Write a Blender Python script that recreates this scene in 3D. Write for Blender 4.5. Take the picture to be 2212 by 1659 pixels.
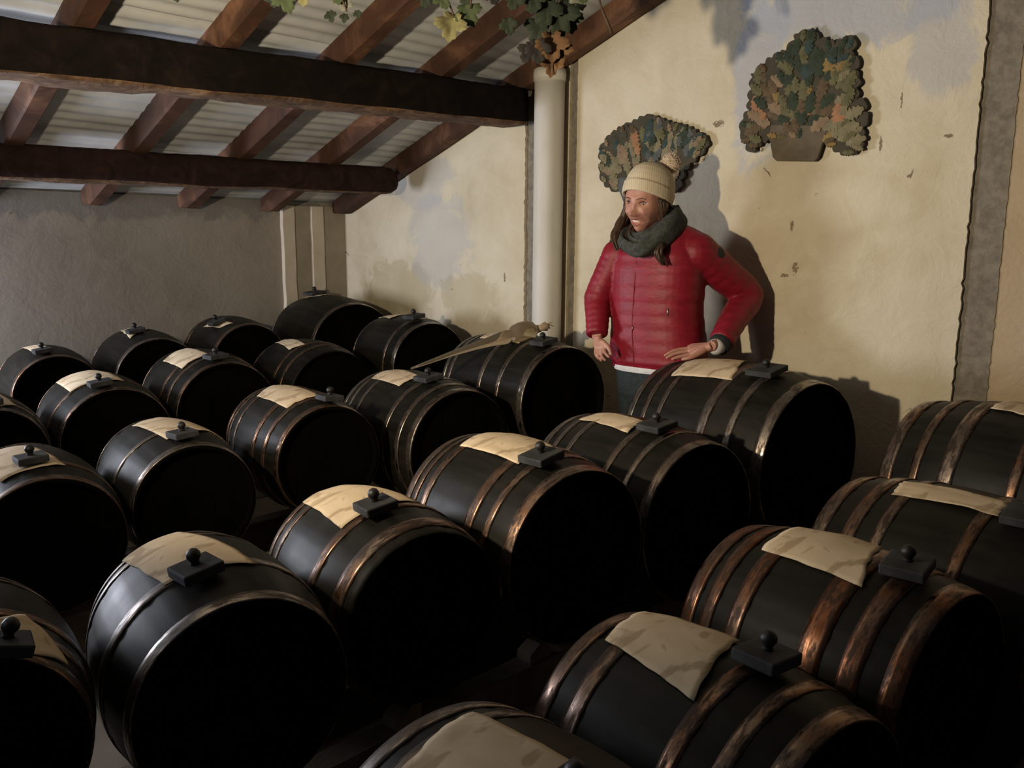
import bpy, bmesh, math, random
from mathutils import Vector, Matrix, noise

for _o in list(bpy.data.objects):
    bpy.data.objects.remove(_o)
SC = bpy.context.scene
COL = SC.collection
PI = math.pi
R2 = math.sqrt(0.5)

# ---------------------------------------------------------------- camera
PITCH = math.radians(9.7)
ROLL = math.radians(0.4)
CAMZ = 1.35
cam_data = bpy.data.cameras.new('camera')
cam_data.sensor_width = 36.0
cam_data.lens = 1800.0 / 2212.0 * 36.0
cam_data.clip_start = 0.02
camera = bpy.data.objects.new('camera', cam_data)
COL.objects.link(camera)
_f = Vector((0, math.cos(PITCH), -math.sin(PITCH)))
_u0 = Vector((0, math.sin(PITCH), math.cos(PITCH)))
_r0 = Vector((1, 0, 0))
# image down leans slightly to the right
_r = _r0 * math.cos(ROLL) + _u0 * (-math.sin(ROLL)) * -1.0
_u = _u0 * math.cos(ROLL) - _r0 * math.sin(ROLL)
_m = Matrix((( _r.x, _u.x, -_f.x, 0), (_r.y, _u.y, -_f.y, 0), (_r.z, _u.z, -_f.z, CAMZ), (0, 0, 0, 1)))
camera.matrix_world = _m
SC.camera = camera

# ---------------------------------------------------------------- world, lights, exposure
SC.view_settings.view_transform = 'Standard'
SC.view_settings.look = 'None'
SC.view_settings.gamma = 1.0
SC.view_settings.use_curve_mapping = False
SC.view_settings.exposure = 0.0
w = bpy.data.worlds.new('world')
SC.world = w
w.use_nodes = True
_bg = w.node_tree.nodes['Background']
_bg.inputs['Color'].default_value = (0.62, 0.72, 1.0, 1)
_bg.inputs['Strength'].default_value = 0.03


def room(a, b, z=0.0):
    """room axes: a runs towards the painted wall, b towards the left-hand wall"""
    return Vector((R2 * (a - b), R2 * (a + b), z))


def area_light(name, loc, target, size, power, colour, size_y=None, spread=None):
    d = bpy.data.lights.new(name, 'AREA')
    d.energy = power
    d.color = colour
    d.size = size
    if size_y:
        d.shape = 'RECTANGLE'
        d.size_y = size_y
    if spread:
        d.spread = spread
    o = bpy.data.objects.new(name, d)
    COL.objects.link(o)
    o.location = loc
    o.rotation_euler = (Vector(target) - Vector(loc)).to_track_quat('-Z', 'Y').to_euler()
    return o


# warm lamp low on the left that throws the hard shadows on the painted wall
ld = bpy.data.lights.new('lamp_light', 'SPOT')
ld.energy = 262
ld.color = (1.0, 0.83, 0.58)
ld.shadow_soft_size = 0.035
ld.spot_size = math.radians(150)
ld.spot_blend = 1.0
lamp = bpy.data.objects.new('lamp_light', ld)
COL.objects.link(lamp)
lamp.location = room(0.0, 1.86, 1.50)
lamp.rotation_euler = (room(3.6, 2.5, 2.7) - lamp.location).to_track_quat('-Z', 'Y').to_euler()
# cool daylight from an opening low on the left; fill light added high left for the near cloths
area_light('daylight_low', (-3.70, 3.45, 1.05), (0.5, 3.9, 1.35), 0.75, 85.0, (0.84, 0.88, 1.0), size_y=0.85)
area_light('fill_high', (-2.6, 0.6, 2.0), (1.0, 4.0, 1.3), 0.6, 8.0, (0.90, 0.90, 0.92))

# ---------------------------------------------------------------- helpers


def px(u, v, y):
    """a metric point at forward distance y, for the pieces measured off the photograph"""
    a = (u - 1106) / 1800.0
    b = (829.5 - v) / 1800.0
    a2 = a * math.cos(ROLL) + b * math.sin(ROLL)
    b2 = -a * math.sin(ROLL) + b * math.cos(ROLL)
    d = Vector((a2, math.cos(PITCH) + b2 * math.sin(PITCH), -math.sin(PITCH) + b2 * math.cos(PITCH)))
    s = y / d.y
    return Vector((0, 0, CAMZ)) + d * s


def link_mesh(name, me, m, parent=None):
    o = bpy.data.objects.new(name, me)
    COL.objects.link(o)
    if m is not None:
        for mm in (m if isinstance(m, (list, tuple)) else [m]):
            me.materials.append(mm)
    if parent is not None:
        o.parent = parent
    return o


def mesh_obj(name, verts, faces, m, parent=None, smooth=True):
    me = bpy.data.meshes.new(name)
    me.from_pydata([tuple(v) for v in verts], [], faces)
    me.validate()
    bm = bmesh.new()
    bm.from_mesh(me)
    bmesh.ops.recalc_face_normals(bm, faces=bm.faces)
    bm.to_mesh(me)
    bm.free()
    if smooth:
        for p in me.polygons:
            p.use_smooth = True
    return link_mesh(name, me, m, parent)


def tag(o, label=None, cat=None, group=None, kind=None):
    if label:
        o['label'] = label
    if cat:
        o['category'] = cat
    if group:
        o['group'] = group
    if kind:
        o['kind'] = kind
    return o


def empty(name, loc, rotz=0.0):
    o = bpy.data.objects.new(name, None)
    o.empty_display_size = 0.05
    COL.objects.link(o)
    o.location = loc
    o.rotation_euler = (0, 0, rotz)
    return o


def keep_world(o, parent):
    """parent o (built in world coordinates) to an empty that has a location"""
    o.parent = parent
    o.matrix_parent_inverse = (Matrix.Translation(parent.location) @ parent.rotation_euler.to_matrix().to_4x4()).inverted()
    return o


def catmull(pts, n=6):
    pts = [Vector(p) for p in pts]
    if len(pts) < 3:
        return [pts[0].lerp(pts[-1], i / n) for i in range(n + 1)]
    out = []
    P = [pts[0] * 2 - pts[1]] + pts + [pts[-1] * 2 - pts[-2]]
    for i in range(1, len(P) - 2):
        for k in range(n):
            t = k / n
            a, b, c_, d = P[i - 1], P[i], P[i + 1], P[i + 2]
            out.append(0.5 * ((2 * b) + (c_ - a) * t + (2 * a - 5 * b + 4 * c_ - d) * t * t + (3 * b - a - 3 * c_ + d) * t ** 3))
    out.append(pts[-1])
    return out


def lerp_list(vals, n):
    """resample a list of numbers to n entries"""
    out = []
    for i in range(n):
        t = i / (n - 1) * (len(vals) - 1)
        k = min(int(t), len(vals) - 2)
        f = t - k
        f = f * f * (3 - 2 * f) if False else f
        out.append(vals[k] * (1 - f) + vals[k + 1] * f)
    return out


def tube_data(path, radii, seg=12, flat=1.0, up=None, cap=True, puff=0.0, puff_n=0):
    """ring sweep; flat squeezes along the up axis"""
    path = [Vector(p) for p in path]
    n = len(path)
    rr = lerp_list(radii, n) if len(radii) != n else radii
    V, Fc = [], []
    ref = Vector(up) if up is not None else Vector((0.13, 0.21, 0.97))
    prev = None
    for i, p in enumerate(path):
        t = (path[min(i + 1, n - 1)] - path[max(i - 1, 0)])
        if t.length < 1e-9:
            t = Vector((0, 0, 1))
        t.normalize()
        if prev is None or up is not None:
            s = t.cross(ref)
            if s.length < 1e-4:
                s = t.cross(Vector((1, 0, 0)))
            s.normalize()
        else:
            s = (prev - t * prev.dot(t)).normalized()
        prev = s
        q = s.cross(t).normalized()
        r = rr[i]
        if puff:
            r = r * (1 + puff * (abs(math.sin(PI * puff_n * i / (n - 1))) - 0.6))
        for k in range(seg):
            a = 2 * PI * k / seg
            V.append(p + s * (math.cos(a) * r) + q * (math.sin(a) * r * flat))
    for i in range(n - 1):
        for k in range(seg):
            a, b = i * seg + k, i * seg + (k + 1) % seg
            Fc.append((a, b, b + seg, a + seg))
    if cap:
        Fc.append(tuple(range(seg))[::-1])
        Fc.append(tuple((n - 1) * seg + k for k in range(seg)))
    return V, Fc


class MB:
    def __init__(self):
        self.V, self.F, self.M = [], [], []

    def add(self, V, F, mi=0):
        o = len(self.V)
        self.V += [Vector(v) for v in V]
        self.F += [tuple(i + o for i in f) for f in F]
        self.M += [mi] * len(F)
        return self

    def tube(self, path, radii, mi=0, **kw):
        return self.add(*tube_data(path, radii, **kw), mi)

    def box(self, c_, ax, ay, az, mi=0):
        c_, ax, ay, az = Vector(c_), Vector(ax), Vector(ay), Vector(az)
        V = [c_ + ax * i + ay * j + az * k for i in (-1, 1) for j in (-1, 1) for k in (-1, 1)]
        F = [(0, 1, 3, 2), (4, 6, 7, 5), (0, 4, 5, 1), (2, 3, 7, 6), (0, 2, 6, 4), (1, 5, 7, 3)]
        return self.add(V, F, mi)

    def sphere(self, c_, rx, ry=None, rz=None, seg=16, rings=10, rot=None, mi=0, fn=None):
        ry = rx if ry is None else ry
        rz = rx if rz is None else rz
        c_ = Vector(c_)
        V, F = [], []
        for i in range(rings + 1):
            th = PI * i / rings
            for k in range(seg):
                a = 2 * PI * k / seg
                d = Vector((math.sin(th) * math.cos(a) * rx, math.sin(th) * math.sin(a) * ry, math.cos(th) * rz))
                if fn:
                    d = d * fn(d)
                if rot is not None:
                    d = rot @ d
                V.append(c_ + d)
        for i in range(rings):
            for k in range(seg):
                a, b = i * seg + k, i * seg + (k + 1) % seg
                F.append((a, b, b + seg, a + seg))
        return self.add(V, F, mi)

    def build(self, name, m, parent=None, smooth=True, weld=True):
        me = bpy.data.meshes.new(name)
        me.from_pydata([tuple(v) for v in self.V], [], self.F)
        for i, p in enumerate(me.polygons):
            p.material_index = self.M[i]
            p.use_smooth = smooth
        bm = bmesh.new()
        bm.from_mesh(me)
        if weld:
            bmesh.ops.remove_doubles(bm, verts=bm.verts, dist=1e-6)
        bmesh.ops.recalc_face_normals(bm, faces=bm.faces)
        bm.to_mesh(me)
        bm.free()
        return link_mesh(name, me, m, parent)


def bake_modifiers(o):
    dg = bpy.context.evaluated_depsgraph_get()
    dg.update()
    me = bpy.data.meshes.new_from_object(o.evaluated_get(dg))
    old = o.data
    o.modifiers.clear()
    o.data = me
    me.name = old.name
    return o


def bevel(o, wdt, seg=2):
    md = o.modifiers.new('bevel', 'BEVEL')
    md.width = wdt
    md.segments = seg
    md.limit_method = 'ANGLE'
    md.angle_limit = math.radians(40)
    return o

# ---------------------------------------------------------------- materials


class NT:
    def __init__(self, name):
        self.m = bpy.data.materials.new(name)
        self.m.use_nodes = True
        self.n = self.m.node_tree.nodes
        self.l = self.m.node_tree.links
        self.b = self.n['Principled BSDF']
        self.co = self.n.new('ShaderNodeTexCoord')

    def link(self, a, b):
        self.l.new(a, b)

    def noise(self, scale, detail=4, rough=0.55, mapscale=None, rot=None, coord='Object', dist=0.0):
        t = self.n.new('ShaderNodeTexNoise')
        t.inputs['Scale'].default_value = scale
        t.inputs['Detail'].default_value = detail
        t.inputs['Roughness'].default_value = rough
        t.inputs['Distortion'].default_value = dist
        mp = self.n.new('ShaderNodeMapping')
        if mapscale:
            mp.inputs['Scale'].default_value = mapscale
        if rot:
            mp.inputs['Rotation'].default_value = rot
        self.link(self.co.outputs[coord], mp.inputs['Vector'])
        self.link(mp.outputs[0], t.inputs['Vector'])
        return t.outputs['Fac']

    def ramp(self, fac, stops, interp='LINEAR'):
        r = self.n.new('ShaderNodeValToRGB')
        r.color_ramp.interpolation = interp
        e = r.color_ramp.elements
        while len(e) < len(stops):
            e.new(0.5)
        for i, (p, c_) in enumerate(stops):
            e[i].position = p
            e[i].color = (c_ if len(c_) == 4 else (*c_, 1)) if isinstance(c_, tuple) else (c_, c_, c_, 1)
        self.link(fac, r.inputs[0])
        return r.outputs[0]

    def mix(self, fac, a, b, mode='MIX'):
        x = self.n.new('ShaderNodeMix')
        x.data_type = 'RGBA'
        x.blend_type = mode
        for sock, val in ((x.inputs[0], fac), (x.inputs[6], a), (x.inputs[7], b)):
            if isinstance(val, (int, float)):
                sock.default_value = val
            elif isinstance(val, tuple):
                sock.default_value = val if len(val) == 4 else (*val, 1)
            else:
                self.link(val, sock)
        return x.outputs[2]

    def math(self, op, a, b=None, clamp=False):
        x = self.n.new('ShaderNodeMath')
        x.operation = op
        x.use_clamp = clamp
        for sock, val in ((x.inputs[0], a), (x.inputs[1], b)):
            if val is None:
                continue
            if isinstance(val, (int, float)):
                sock.default_value = val
            else:
                self.link(val, sock)
        return x.outputs[0]

    def bump(self, h, strength=0.3, dist=0.01):
        bp = self.n.new('ShaderNodeBump')
        bp.inputs['Strength'].default_value = strength
        bp.inputs['Distance'].default_value = dist
        self.link(h, bp.inputs['Height'])
        self.link(bp.outputs[0], self.b.inputs['Normal'])

    def set(self, **kw):
        for k, v in kw.items():
            s = self.b.inputs[k.replace('_', ' ')]
            if isinstance(v, (int, float)):
                s.default_value = v
            elif isinstance(v, tuple):
                s.default_value = v if len(v) == 4 else (*v, 1)
            else:
                self.link(v, s)
        return self


def plain(name, c1, c2=None, scale=20, rough=0.7, bump=0.0, bdist=0.003, metal=0.0, mapscale=None, detail=4, lo=0.35, hi=0.65, spec=0.5):
    t = NT(name)
    f = t.noise(scale, detail, mapscale=mapscale)
    if c2 is None:
        t.set(Base_Color=c1)
    else:
        t.set(Base_Color=t.ramp(f, [(lo, c1), (hi, c2)]))
    t.set(Roughness=rough, Metallic=metal)
    t.b.inputs['Specular IOR Level'].default_value = spec
    if bump:
        t.bump(f, bump, bdist)
    return t.m


def plaster_wall(name, base, light, dark, blobs=(), bumps=0.55):
    """old lime-washed plaster: blotches, scuffs, small chips, tinted patches"""
    t = NT(name)
    big = t.noise(1.3, 5, 0.6, dist=0.4)
    mid = t.noise(6, 6, 0.65, dist=0.8)
    fine = t.noise(45, 4)
    grain = t.noise(70, 3, 0.6, dist=1.0)
    col = t.ramp(big, [(0.3, dark), (0.5, base), (0.7, light)])
    col = t.mix(t.ramp(mid, [(0.42, 0.0), (0.75, 0.5)]), col, light)
    streak = t.noise(2.2, 4, 0.6, mapscale=(1, 1, 0.25))
    col = t.mix(t.ramp(streak, [(0.55, 0.0), (0.8, 0.45)]), col, dark)
    sep = t.n.new('ShaderNodeSeparateXYZ')
    t.link(t.co.outputs['Object'], sep.inputs[0])
    # tinted patches, each round a fixed place on the wall
    for (bx, bz, rx, rz, c_, st) in blobs:
        dx = t.math('DIVIDE', t.math('SUBTRACT', sep.outputs[0], bx), rx)
        dz = t.math('DIVIDE', t.math('SUBTRACT', sep.outputs[2], bz), rz)
        d = t.math('ADD', t.math('MULTIPLY', dx, dx), t.math('MULTIPLY', dz, dz))
        d = t.math('ADD', d, t.math('MULTIPLY', t.math('SUBTRACT', mid if rx > 0.05 else grain, 0.5), 2.6 if rx > 0.05 else 5.0))
        f = t.ramp(d, [(0.6, st), (1.25, 0.0)])
        col = t.mix(f, col, c_)
    chips = t.noise(9, 3, 0.5, dist=1.2)
    col = t.mix(t.ramp(chips, [(0.735, 0.0), (0.76, 0.8)]), col, (0.10, 0.08, 0.055))
    t.set(Base_Color=col, Roughness=0.9)
    t.b.inputs['Specular IOR Level'].default_value = 0.25
    h = t.math('ADD', t.math('MULTIPLY', mid, 1.0), t.math('MULTIPLY', fine, 0.25))
    t.bump(h, bumps, 0.02)
    return t.m


def wood(name, c1, c2, c3, axis=(0.12, 1, 1), rough=0.8, scale=14, bump=0.5, spec=0.3):
    t = NT(name)
    g = t.noise(scale, 6, 0.65, mapscale=axis, dist=1.0)
    b = t.noise(2.5, 4)
    col = t.ramp(g, [(0.3, c1), (0.52, c2), (0.72, c3)])
    col = t.mix(t.ramp(b, [(0.35, 0.55), (0.6, 0.0)]), col, c1)
    t.set(Base_Color=col, Roughness=rough)
    t.b.inputs['Specular IOR Level'].default_value = spec
    t.bump(g, bump, 0.01)
    return t.m

# ================================================================ the room
SL = 0.356
EAVE = 1.50


def rafter_z(b):
    """height of the underside of the rafters above room coordinate b"""
    return EAVE + SL * (5.4 - b)


def set_wall_frame(o, origin, xdir):
    """give a mesh built in world space a local frame: x along xdir, z up"""
    x = Vector(xdir).normalized()
    z = Vector((0, 0, 1))
    y = z.cross(x)
    M = Matrix(((x.x, y.x, z.x, origin.x), (x.y, y.y, z.y, origin.y), (x.z, y.z, z.z, origin.z), (0, 0, 0, 1)))
    o.data.transform(M.inverted())
    o.matrix_world = M
    return o


BLUE = (0.40, 0.43, 0.50)
M_wall = plaster_wall('cream_plaster', (0.60, 0.53, 0.39), (0.70, 0.64, 0.50), (0.48, 0.40, 0.27),
                      blobs=[(-1.62, 2.42, 0.52, 0.30, BLUE, 0.75), (-2.02, 2.10, 0.16, 0.42, BLUE, 0.7),  # the tall blue-grey patch paints a cast shadow into the plaster colour
                             (-1.25, 2.15, 0.14, 0.26, BLUE, 0.5), (-4.75, 1.0, 0.45, 0.22, (0.40, 0.33, 0.19), 0.5),
                             (-4.3, 1.35, 0.35, 0.35, BLUE, 0.35), (-4.0, 1.0, 0.3, 0.16, (0.42, 0.35, 0.21), 0.45),
                             (-4.45, 1.75, 0.35, 0.2, BLUE, 0.35)] + [(x_, z_, r1, r2, (0.17, 0.12, 0.07), 0.85) for x_, z_, r1, r2 in
                             ((-2.22, 1.91, 0.030, 0.016), (-1.82, 1.43, 0.010, 0.026), (-1.79, 1.24, 0.014, 0.030), (-1.845, 1.205, 0.022, 0.009), (-1.19, 1.77, 0.022, 0.007),
                              (-3.67, 1.13, 0.008, 0.028), (-1.45, 1.76, 0.007, 0.03), (-1.38, 1.93, 0.005, 0.04))])
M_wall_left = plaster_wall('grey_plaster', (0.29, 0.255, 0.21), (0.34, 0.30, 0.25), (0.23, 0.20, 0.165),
                           blobs=[(0.0, 1.62, 4.5, 0.17, (0.16, 0.155, 0.15), 0.6)], bumps=0.18)  # darker band along the top of the wall
M_cement_shadow = plain('cement_and_shadow', (0.16, 0.14, 0.11), (0.24, 0.21, 0.165), 30, 0.95, 0.8, 0.01)
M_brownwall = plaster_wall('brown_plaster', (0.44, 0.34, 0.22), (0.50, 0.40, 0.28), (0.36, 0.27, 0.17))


def wall_back():
    """painted wall at a = 3.6, with ragged cement-filled grooves; the one left of the pipe paints its shadow"""
    mb = MB()
    rnd = random.Random(4)

    def quad(b0, b1, a0, a1, mi, step=0.1):
        zs = [i * 0.02 for i in range(226)]
        V, F = [], []
        for z in zs:
            V.append(room(a0, b0(z) if callable(b0) else b0, z))
            V.append(room(a1, b1(z) if callable(b1) else b1, z))
        for i in range(len(zs) - 1):
            F.append((2 * i, 2 * i + 1, 2 * i + 3, 2 * i + 2))
        mb.add(V, F, mi)

    def jag(b, seed, amp=0.008):
        return lambda z: b + amp * (0.5 * noise.noise(Vector((seed, z * 5, 0))) + 1.2 * noise.noise(Vector((seed, z * 37, 3))))
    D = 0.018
    e = [5.75, jag(3.505, 1, 0.010), jag(3.42, 2, 0.003), jag(3.165, 3, 0.003), jag(3.11, 4, 0.004), jag(1.088, 5, 0.007), jag(0.960, 6, 0.005), -2.6]  # first dark strip, left of the pipe, paints the pipe's shadow
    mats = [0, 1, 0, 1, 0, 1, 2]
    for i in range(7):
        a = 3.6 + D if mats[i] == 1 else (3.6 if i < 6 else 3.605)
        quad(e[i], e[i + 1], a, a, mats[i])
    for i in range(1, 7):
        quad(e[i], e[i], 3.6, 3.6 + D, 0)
    # outer leaf so that the wall has thickness
    quad(5.75, -2.6, 3.85, 3.85, 2)
    quad(-2.6, -2.6, 3.605, 3.85, 2)
    quad(5.75, 5.75, 3.6, 3.85, 0)
    o = mb.build('wall_back', [M_wall, M_cement_shadow, M_brownwall], smooth=False)
    set_wall_frame(o, room(3.6, 0, 0), room(0, -1) )
    tag(o, 'cream plastered wall with blue-grey patches behind the woman', kind='structure')
    # cut by the roof
    bm = bmesh.new()
    bm.from_mesh(o.data)
    Mi = o.matrix_world.inverted()
    co = Mi @ room(3.6, 5.4, rafter_z(5.4) + 0.115)
    nrm = (Mi.to_3x3() @ Vector((*(room(0, SL).xy), 1.0))).normalized()
    bmesh.ops.bisect_plane(bm, geom=bm.verts[:] + bm.edges[:] + bm.faces[:], plane_co=co, plane_no=nrm, clear_outer=True)
    bm.to_mesh(o.data)
    bm.free()
    return o


wall_back()

# left-hand wall at b = 5.4 with the stepped pier in the corner
mb = MB()
mb.box(room(2.34, 5.5, 0.81), room(1.40, 0), room(0, 0.1), Vector((0, 0, 0.81)))
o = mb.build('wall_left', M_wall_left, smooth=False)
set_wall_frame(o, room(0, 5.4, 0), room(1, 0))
tag(o, 'grey plaster wall, darker along the top, under the low eave at left', kind='structure')
mb = MB()
M_pier_lit = plain('lit_pier_plaster', (0.52, 0.45, 0.35), (0.60, 0.53, 0.42), 8, 0.9, 0.3, 0.01)
M_pier_shaded = plain('shaded_pier_plaster', (0.30, 0.26, 0.20), (0.36, 0.31, 0.25), 8, 0.9, 0.3, 0.01)
for a0, a1, bb, mi in ((3.075, 3.165, 5.36, 0), (3.165, 3.305, 5.385, 1), (3.305, 3.40, 5.355, 0), (3.40, 3.60, 5.38, 1)):  # light and shade of the pier's faces put into alternating colours
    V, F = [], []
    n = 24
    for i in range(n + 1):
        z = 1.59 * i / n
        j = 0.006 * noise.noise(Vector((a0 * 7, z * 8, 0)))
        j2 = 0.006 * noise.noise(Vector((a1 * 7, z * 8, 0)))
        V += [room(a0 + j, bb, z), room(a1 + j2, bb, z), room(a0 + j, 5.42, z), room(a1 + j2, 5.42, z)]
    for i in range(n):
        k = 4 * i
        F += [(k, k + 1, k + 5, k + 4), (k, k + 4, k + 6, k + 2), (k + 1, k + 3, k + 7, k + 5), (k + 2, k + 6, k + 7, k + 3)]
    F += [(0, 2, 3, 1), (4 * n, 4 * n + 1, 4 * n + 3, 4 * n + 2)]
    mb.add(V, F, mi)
o = mb.build('trim_1', [M_pier_lit, M_pier_shaded], smooth=False)
tag(o, 'stepped plaster pier with painted lit and shaded faces in the far corner', kind='structure')

# floor
M_floor = plain('dusty_floor', (0.12, 0.095, 0.07), (0.19, 0.15, 0.11), 5, 0.85, 0.3, 0.01)
mb = MB()
mb.box(room(0.6, 1.6, -0.05), room(3.2, 0), room(0, 4.0), Vector((0, 0, 0.05)))
tag(mb.build('floor', M_floor, smooth=False), 'dark dusty floor under the barrel racks', kind='structure')

# roof sheet: pale corrugated boarding, ridges running along the beams
M_sheet = plain('pale_corrugated_sheet', (0.46, 0.48, 0.49), (0.60, 0.61, 0.61), 5, 0.75, 0.15, 0.01, mapscale=(1, 1, 1))
V, F = [], []
na = 34
bs = [5.58 - 0.0125 * i for i in range(520)]
for b in bs:
    ridge = 0.0042 * math.sin(2 * PI * b / 0.08) + (0.008 if (b % 0.6) < 0.03 else 0)
    for k in range(na):
        a = -3.0 + 6.85 * k / (na - 1)
        sag = 0.008 * noise.noise(Vector((a * 1.5, b * 1.2, 1.0)))
        V.append(room(a, b, rafter_z(b) + 0.128 + ridge + sag))
for i in range(len(bs) - 1):
    for k in range(na - 1):
        q = i * na + k
        F.append((q, q + 1, q + na + 1, q + na))
o = mesh_obj('ceiling', V, F, M_sheet)
sd = o.modifiers.new('thick', 'SOLIDIFY')
sd.thickness = 0.004
sd.offset = 1
tag(o, 'pale ribbed roof sheeting resting on the rafters', kind='structure')

# rafters
M_rafter = wood('rafter_wood', (0.028, 0.013, 0.008), (0.085, 0.038, 0.022), (0.26, 0.13, 0.07), axis=(0.25, 0.25, 0.25), scale=9, rough=0.75)
rnd = random.Random(7)
RAFT = [(0.11, 'dark wooden rafter left out at the roof edge'), (0.69, 'leftmost visible wooden rafter, cut by the frame edge'),
        (1.27, 'wooden rafter sloping down at the far left above both beams'), (1.85, 'second rafter from left, its end showing under the round beam'),
        (2.43, 'middle rafter, its end showing under the round beam'), (3.01, 'rafter ending just left of the corner pier'),
        (3.585, 'dark rafter running along the top of the cream wall')]
for ra, lab in RAFT[1:]:
    hw = 0.045
    V, F = [], []
    n = 60
    ra_c = ra - hw if ra < 3.5 else 3.54
    for i in range(n + 1):
        b = 5.385 - 6.2 * i / n
        z0 = rafter_z(b)
        tip = min(1.0, (i + 0.15) / 1.2)
        hh = 0.062 * (0.62 + 0.38 * tip)
        zc = z0 + 0.124 - hh
        for k, (sx, sz) in enumerate(((-1, -0.8), (-0.8, -1), (0.8, -1), (1, -0.8), (1, 1), (-1, 1))):
            nn = noise.noise(Vector((ra * 5 + sx, b * 3, sz))) * 0.006
            V.append(room(ra_c + sx * hw + nn, b, zc + sz * hh + nn))
    for i in range(n):
        for k in range(6):
            a0, a1 = i * 6 + k, i * 6 + (k + 1) % 6
            F.append((a0, a1, a1 + 6, a0 + 6))
    F.append((0, 1, 2, 3, 4, 5))
    F.append(tuple(n * 6 + k for k in range(6)))
    o = mesh_obj('rafter', V, F, M_rafter, smooth=False)
    tag(o, lab, 'rafter', 'rafters under the roof sheet')

# the two beams
M_beam = wood('dark_beam_wood', (0.006, 0.0045, 0.004), (0.011, 0.008, 0.007), (0.020, 0.013, 0.009), axis=(1, 1, 1), scale=9, rough=0.92, spec=0.08)
M_beam_under = wood('rotten_beam_underside', (0.05, 0.028, 0.016), (0.16, 0.09, 0.05), (0.30, 0.19, 0.11), axis=(1, 1, 1), scale=12, rough=0.95, bump=0.9)


M_beam2 = wood('reddish_dark_log', (0.016, 0.009, 0.008), (0.032, 0.017, 0.015), (0.055, 0.028, 0.024), axis=(1, 1, 1), scale=9, rough=0.92, spec=0.1)


def hewn_beam(name, p0, p1, hw, hh, round_=0.0, seed=0, n=90):
    """beam from p0 to p1 (centre line); bottom faces carry the second material"""
    V, F, Mi = [], [], []
    t = (p1 - p0).normalized()
    s = Vector((t.y, -t.x, 0)).normalized()       # towards the camera side
    m = 20
    for i in range(n + 1):
        p = p0.lerp(p1, i / n)
        end = 1.0
        if round_:
            x = (n - i) / 3.0
            if x < 1:
                end = math.sqrt(max(0.0, 1 - (1 - x) ** 2)) * 0.35 + 0.65
        for k in range(m):
            a = 2 * PI * k / m
            cx, cz = math.cos(a), math.sin(a)
            e = 0.28 if not round_ else 0.72
            x = math.copysign(abs(cx) ** e, cx)
            z = math.copysign(abs(cz) ** e, cz)
            w_ = noise.noise(Vector((i * 0.11, a * 1.2, seed))) * 0.010 + noise.noise(Vector((i * 0.6, a * 3, seed))) * 0.004
            if cz < -0.6 and not round_:
                w_ += noise.noise(Vector((i * 0.35, 0, seed + 5))) * 0.012
            V.append(p + s * (x * hw * end) + Vector((0, 0, z * hh * end)) + (s * x + Vector((0, 0, z))) * w_)
    for i in range(n):
        for k in range(m):
            a0, a1 = i * m + k, i * m + (k + 1) % m
            F.append((a0, a1, a1 + m, a0 + m))
            am = 2 * PI * (k + 0.5) / m
            Mi.append(1 if (math.sin(am) < (-0.62 if not round_ else -0.86)) else 0)
    F.append(tuple(range(m)))
    F.append(tuple(n * m + k for k in range(m)))
    Mi += [0, 0]
    me = bpy.data.meshes.new(name)
    me.from_pydata([tuple(v) for v in V], [], F)
    for i, p in enumerate(me.polygons):
        p.material_index = Mi[i]
        p.use_smooth = True
    bm = bmesh.new()
    bm.from_mesh(me)
    bmesh.ops.recalc_face_normals(bm, faces=bm.faces)
    bm.to_mesh(me)
    bm.free()
    return link_mesh(name, me, [M_beam2 if round_ else M_beam, M_beam_under])


o = hewn_beam('ceiling_beam', room(-0.6, 3.80, 2.010), room(3.50, 3.50, 2.100), 0.125, 0.100, seed=1)
tag(o, 'thick square dark beam with a crumbling brown underside, ending at the white pipe', 'beam')
o = hewn_beam('round_beam', room(-0.3, 4.74, 1.70), room(3.43, 4.55, 1.735), 0.085, 0.088, round_=1, seed=3)
tag(o, 'dark round log beam ending just short of the cream wall', 'beam')

# rubble of white plaster where the roof, wall and beams meet
M_white = plain('crumbled_white_plaster', (0.62, 0.62, 0.60), (0.75, 0.75, 0.73), 20, 0.9, 0.6, 0.01)
for (b, z, lab, sc_) in ((3.50, 2.20, 'crumbled white plaster where the square beam meets the wall', 1.0), (4.62, 1.90, 'crumbled white plaster above the end of the round beam', 0.9)):
    mb = MB()
    rnd = random.Random(int(b * 100))
    for i in range(9):
        r = rnd.uniform(0.015, 0.03) * sc_
        mb.sphere(room(3.565 + rnd.uniform(-0.02, 0.01), b + rnd.uniform(-0.07, 0.07) * sc_, z + rnd.uniform(-0.02, 0.05)), r, r * 0.8, r * 0.9, 8, 6,
                  fn=lambda d: 1 + 0.5 * noise.noise(d * 60))
    tag(mb.build('plaster_rubble', M_white, smooth=False), lab, 'plaster')

# white drain pipe against the wall
M_pipe = NT('white_painted_pipe')
_g = M_pipe.noise(4, 4, mapscale=(1, 1, 0.5))
_rz = M_pipe.n.new('ShaderNodeSeparateXYZ')
M_pipe.link(M_pipe.co.outputs['Object'], _rz.inputs[0])
_c = M_pipe.ramp(_g, [(0.35, (0.50, 0.47, 0.41)), (0.65, (0.60, 0.57, 0.51))])
M_pipe.set(Base_Color=_c, Roughness=0.55)
M_pipe = M_pipe.m
mb = MB()
path = [Vector((0, 0, z)) for z in (0, 0.5, 1.0, 1.5, 2.0, 2.275)]
mb.tube(path, [0.083] * 6, seg=40)
o = mb.build('drain_pipe', M_pipe)
o.location = room(3.50, 3.225, 0)
tag(o, 'tall white round pipe standing against the cream wall', 'pipe')
mb = MB()
mb.tube([Vector((0, 0, z)) for z in (0, 0.03, 0.06)], [0.088, 0.090, 0.088], seg=40)
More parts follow.
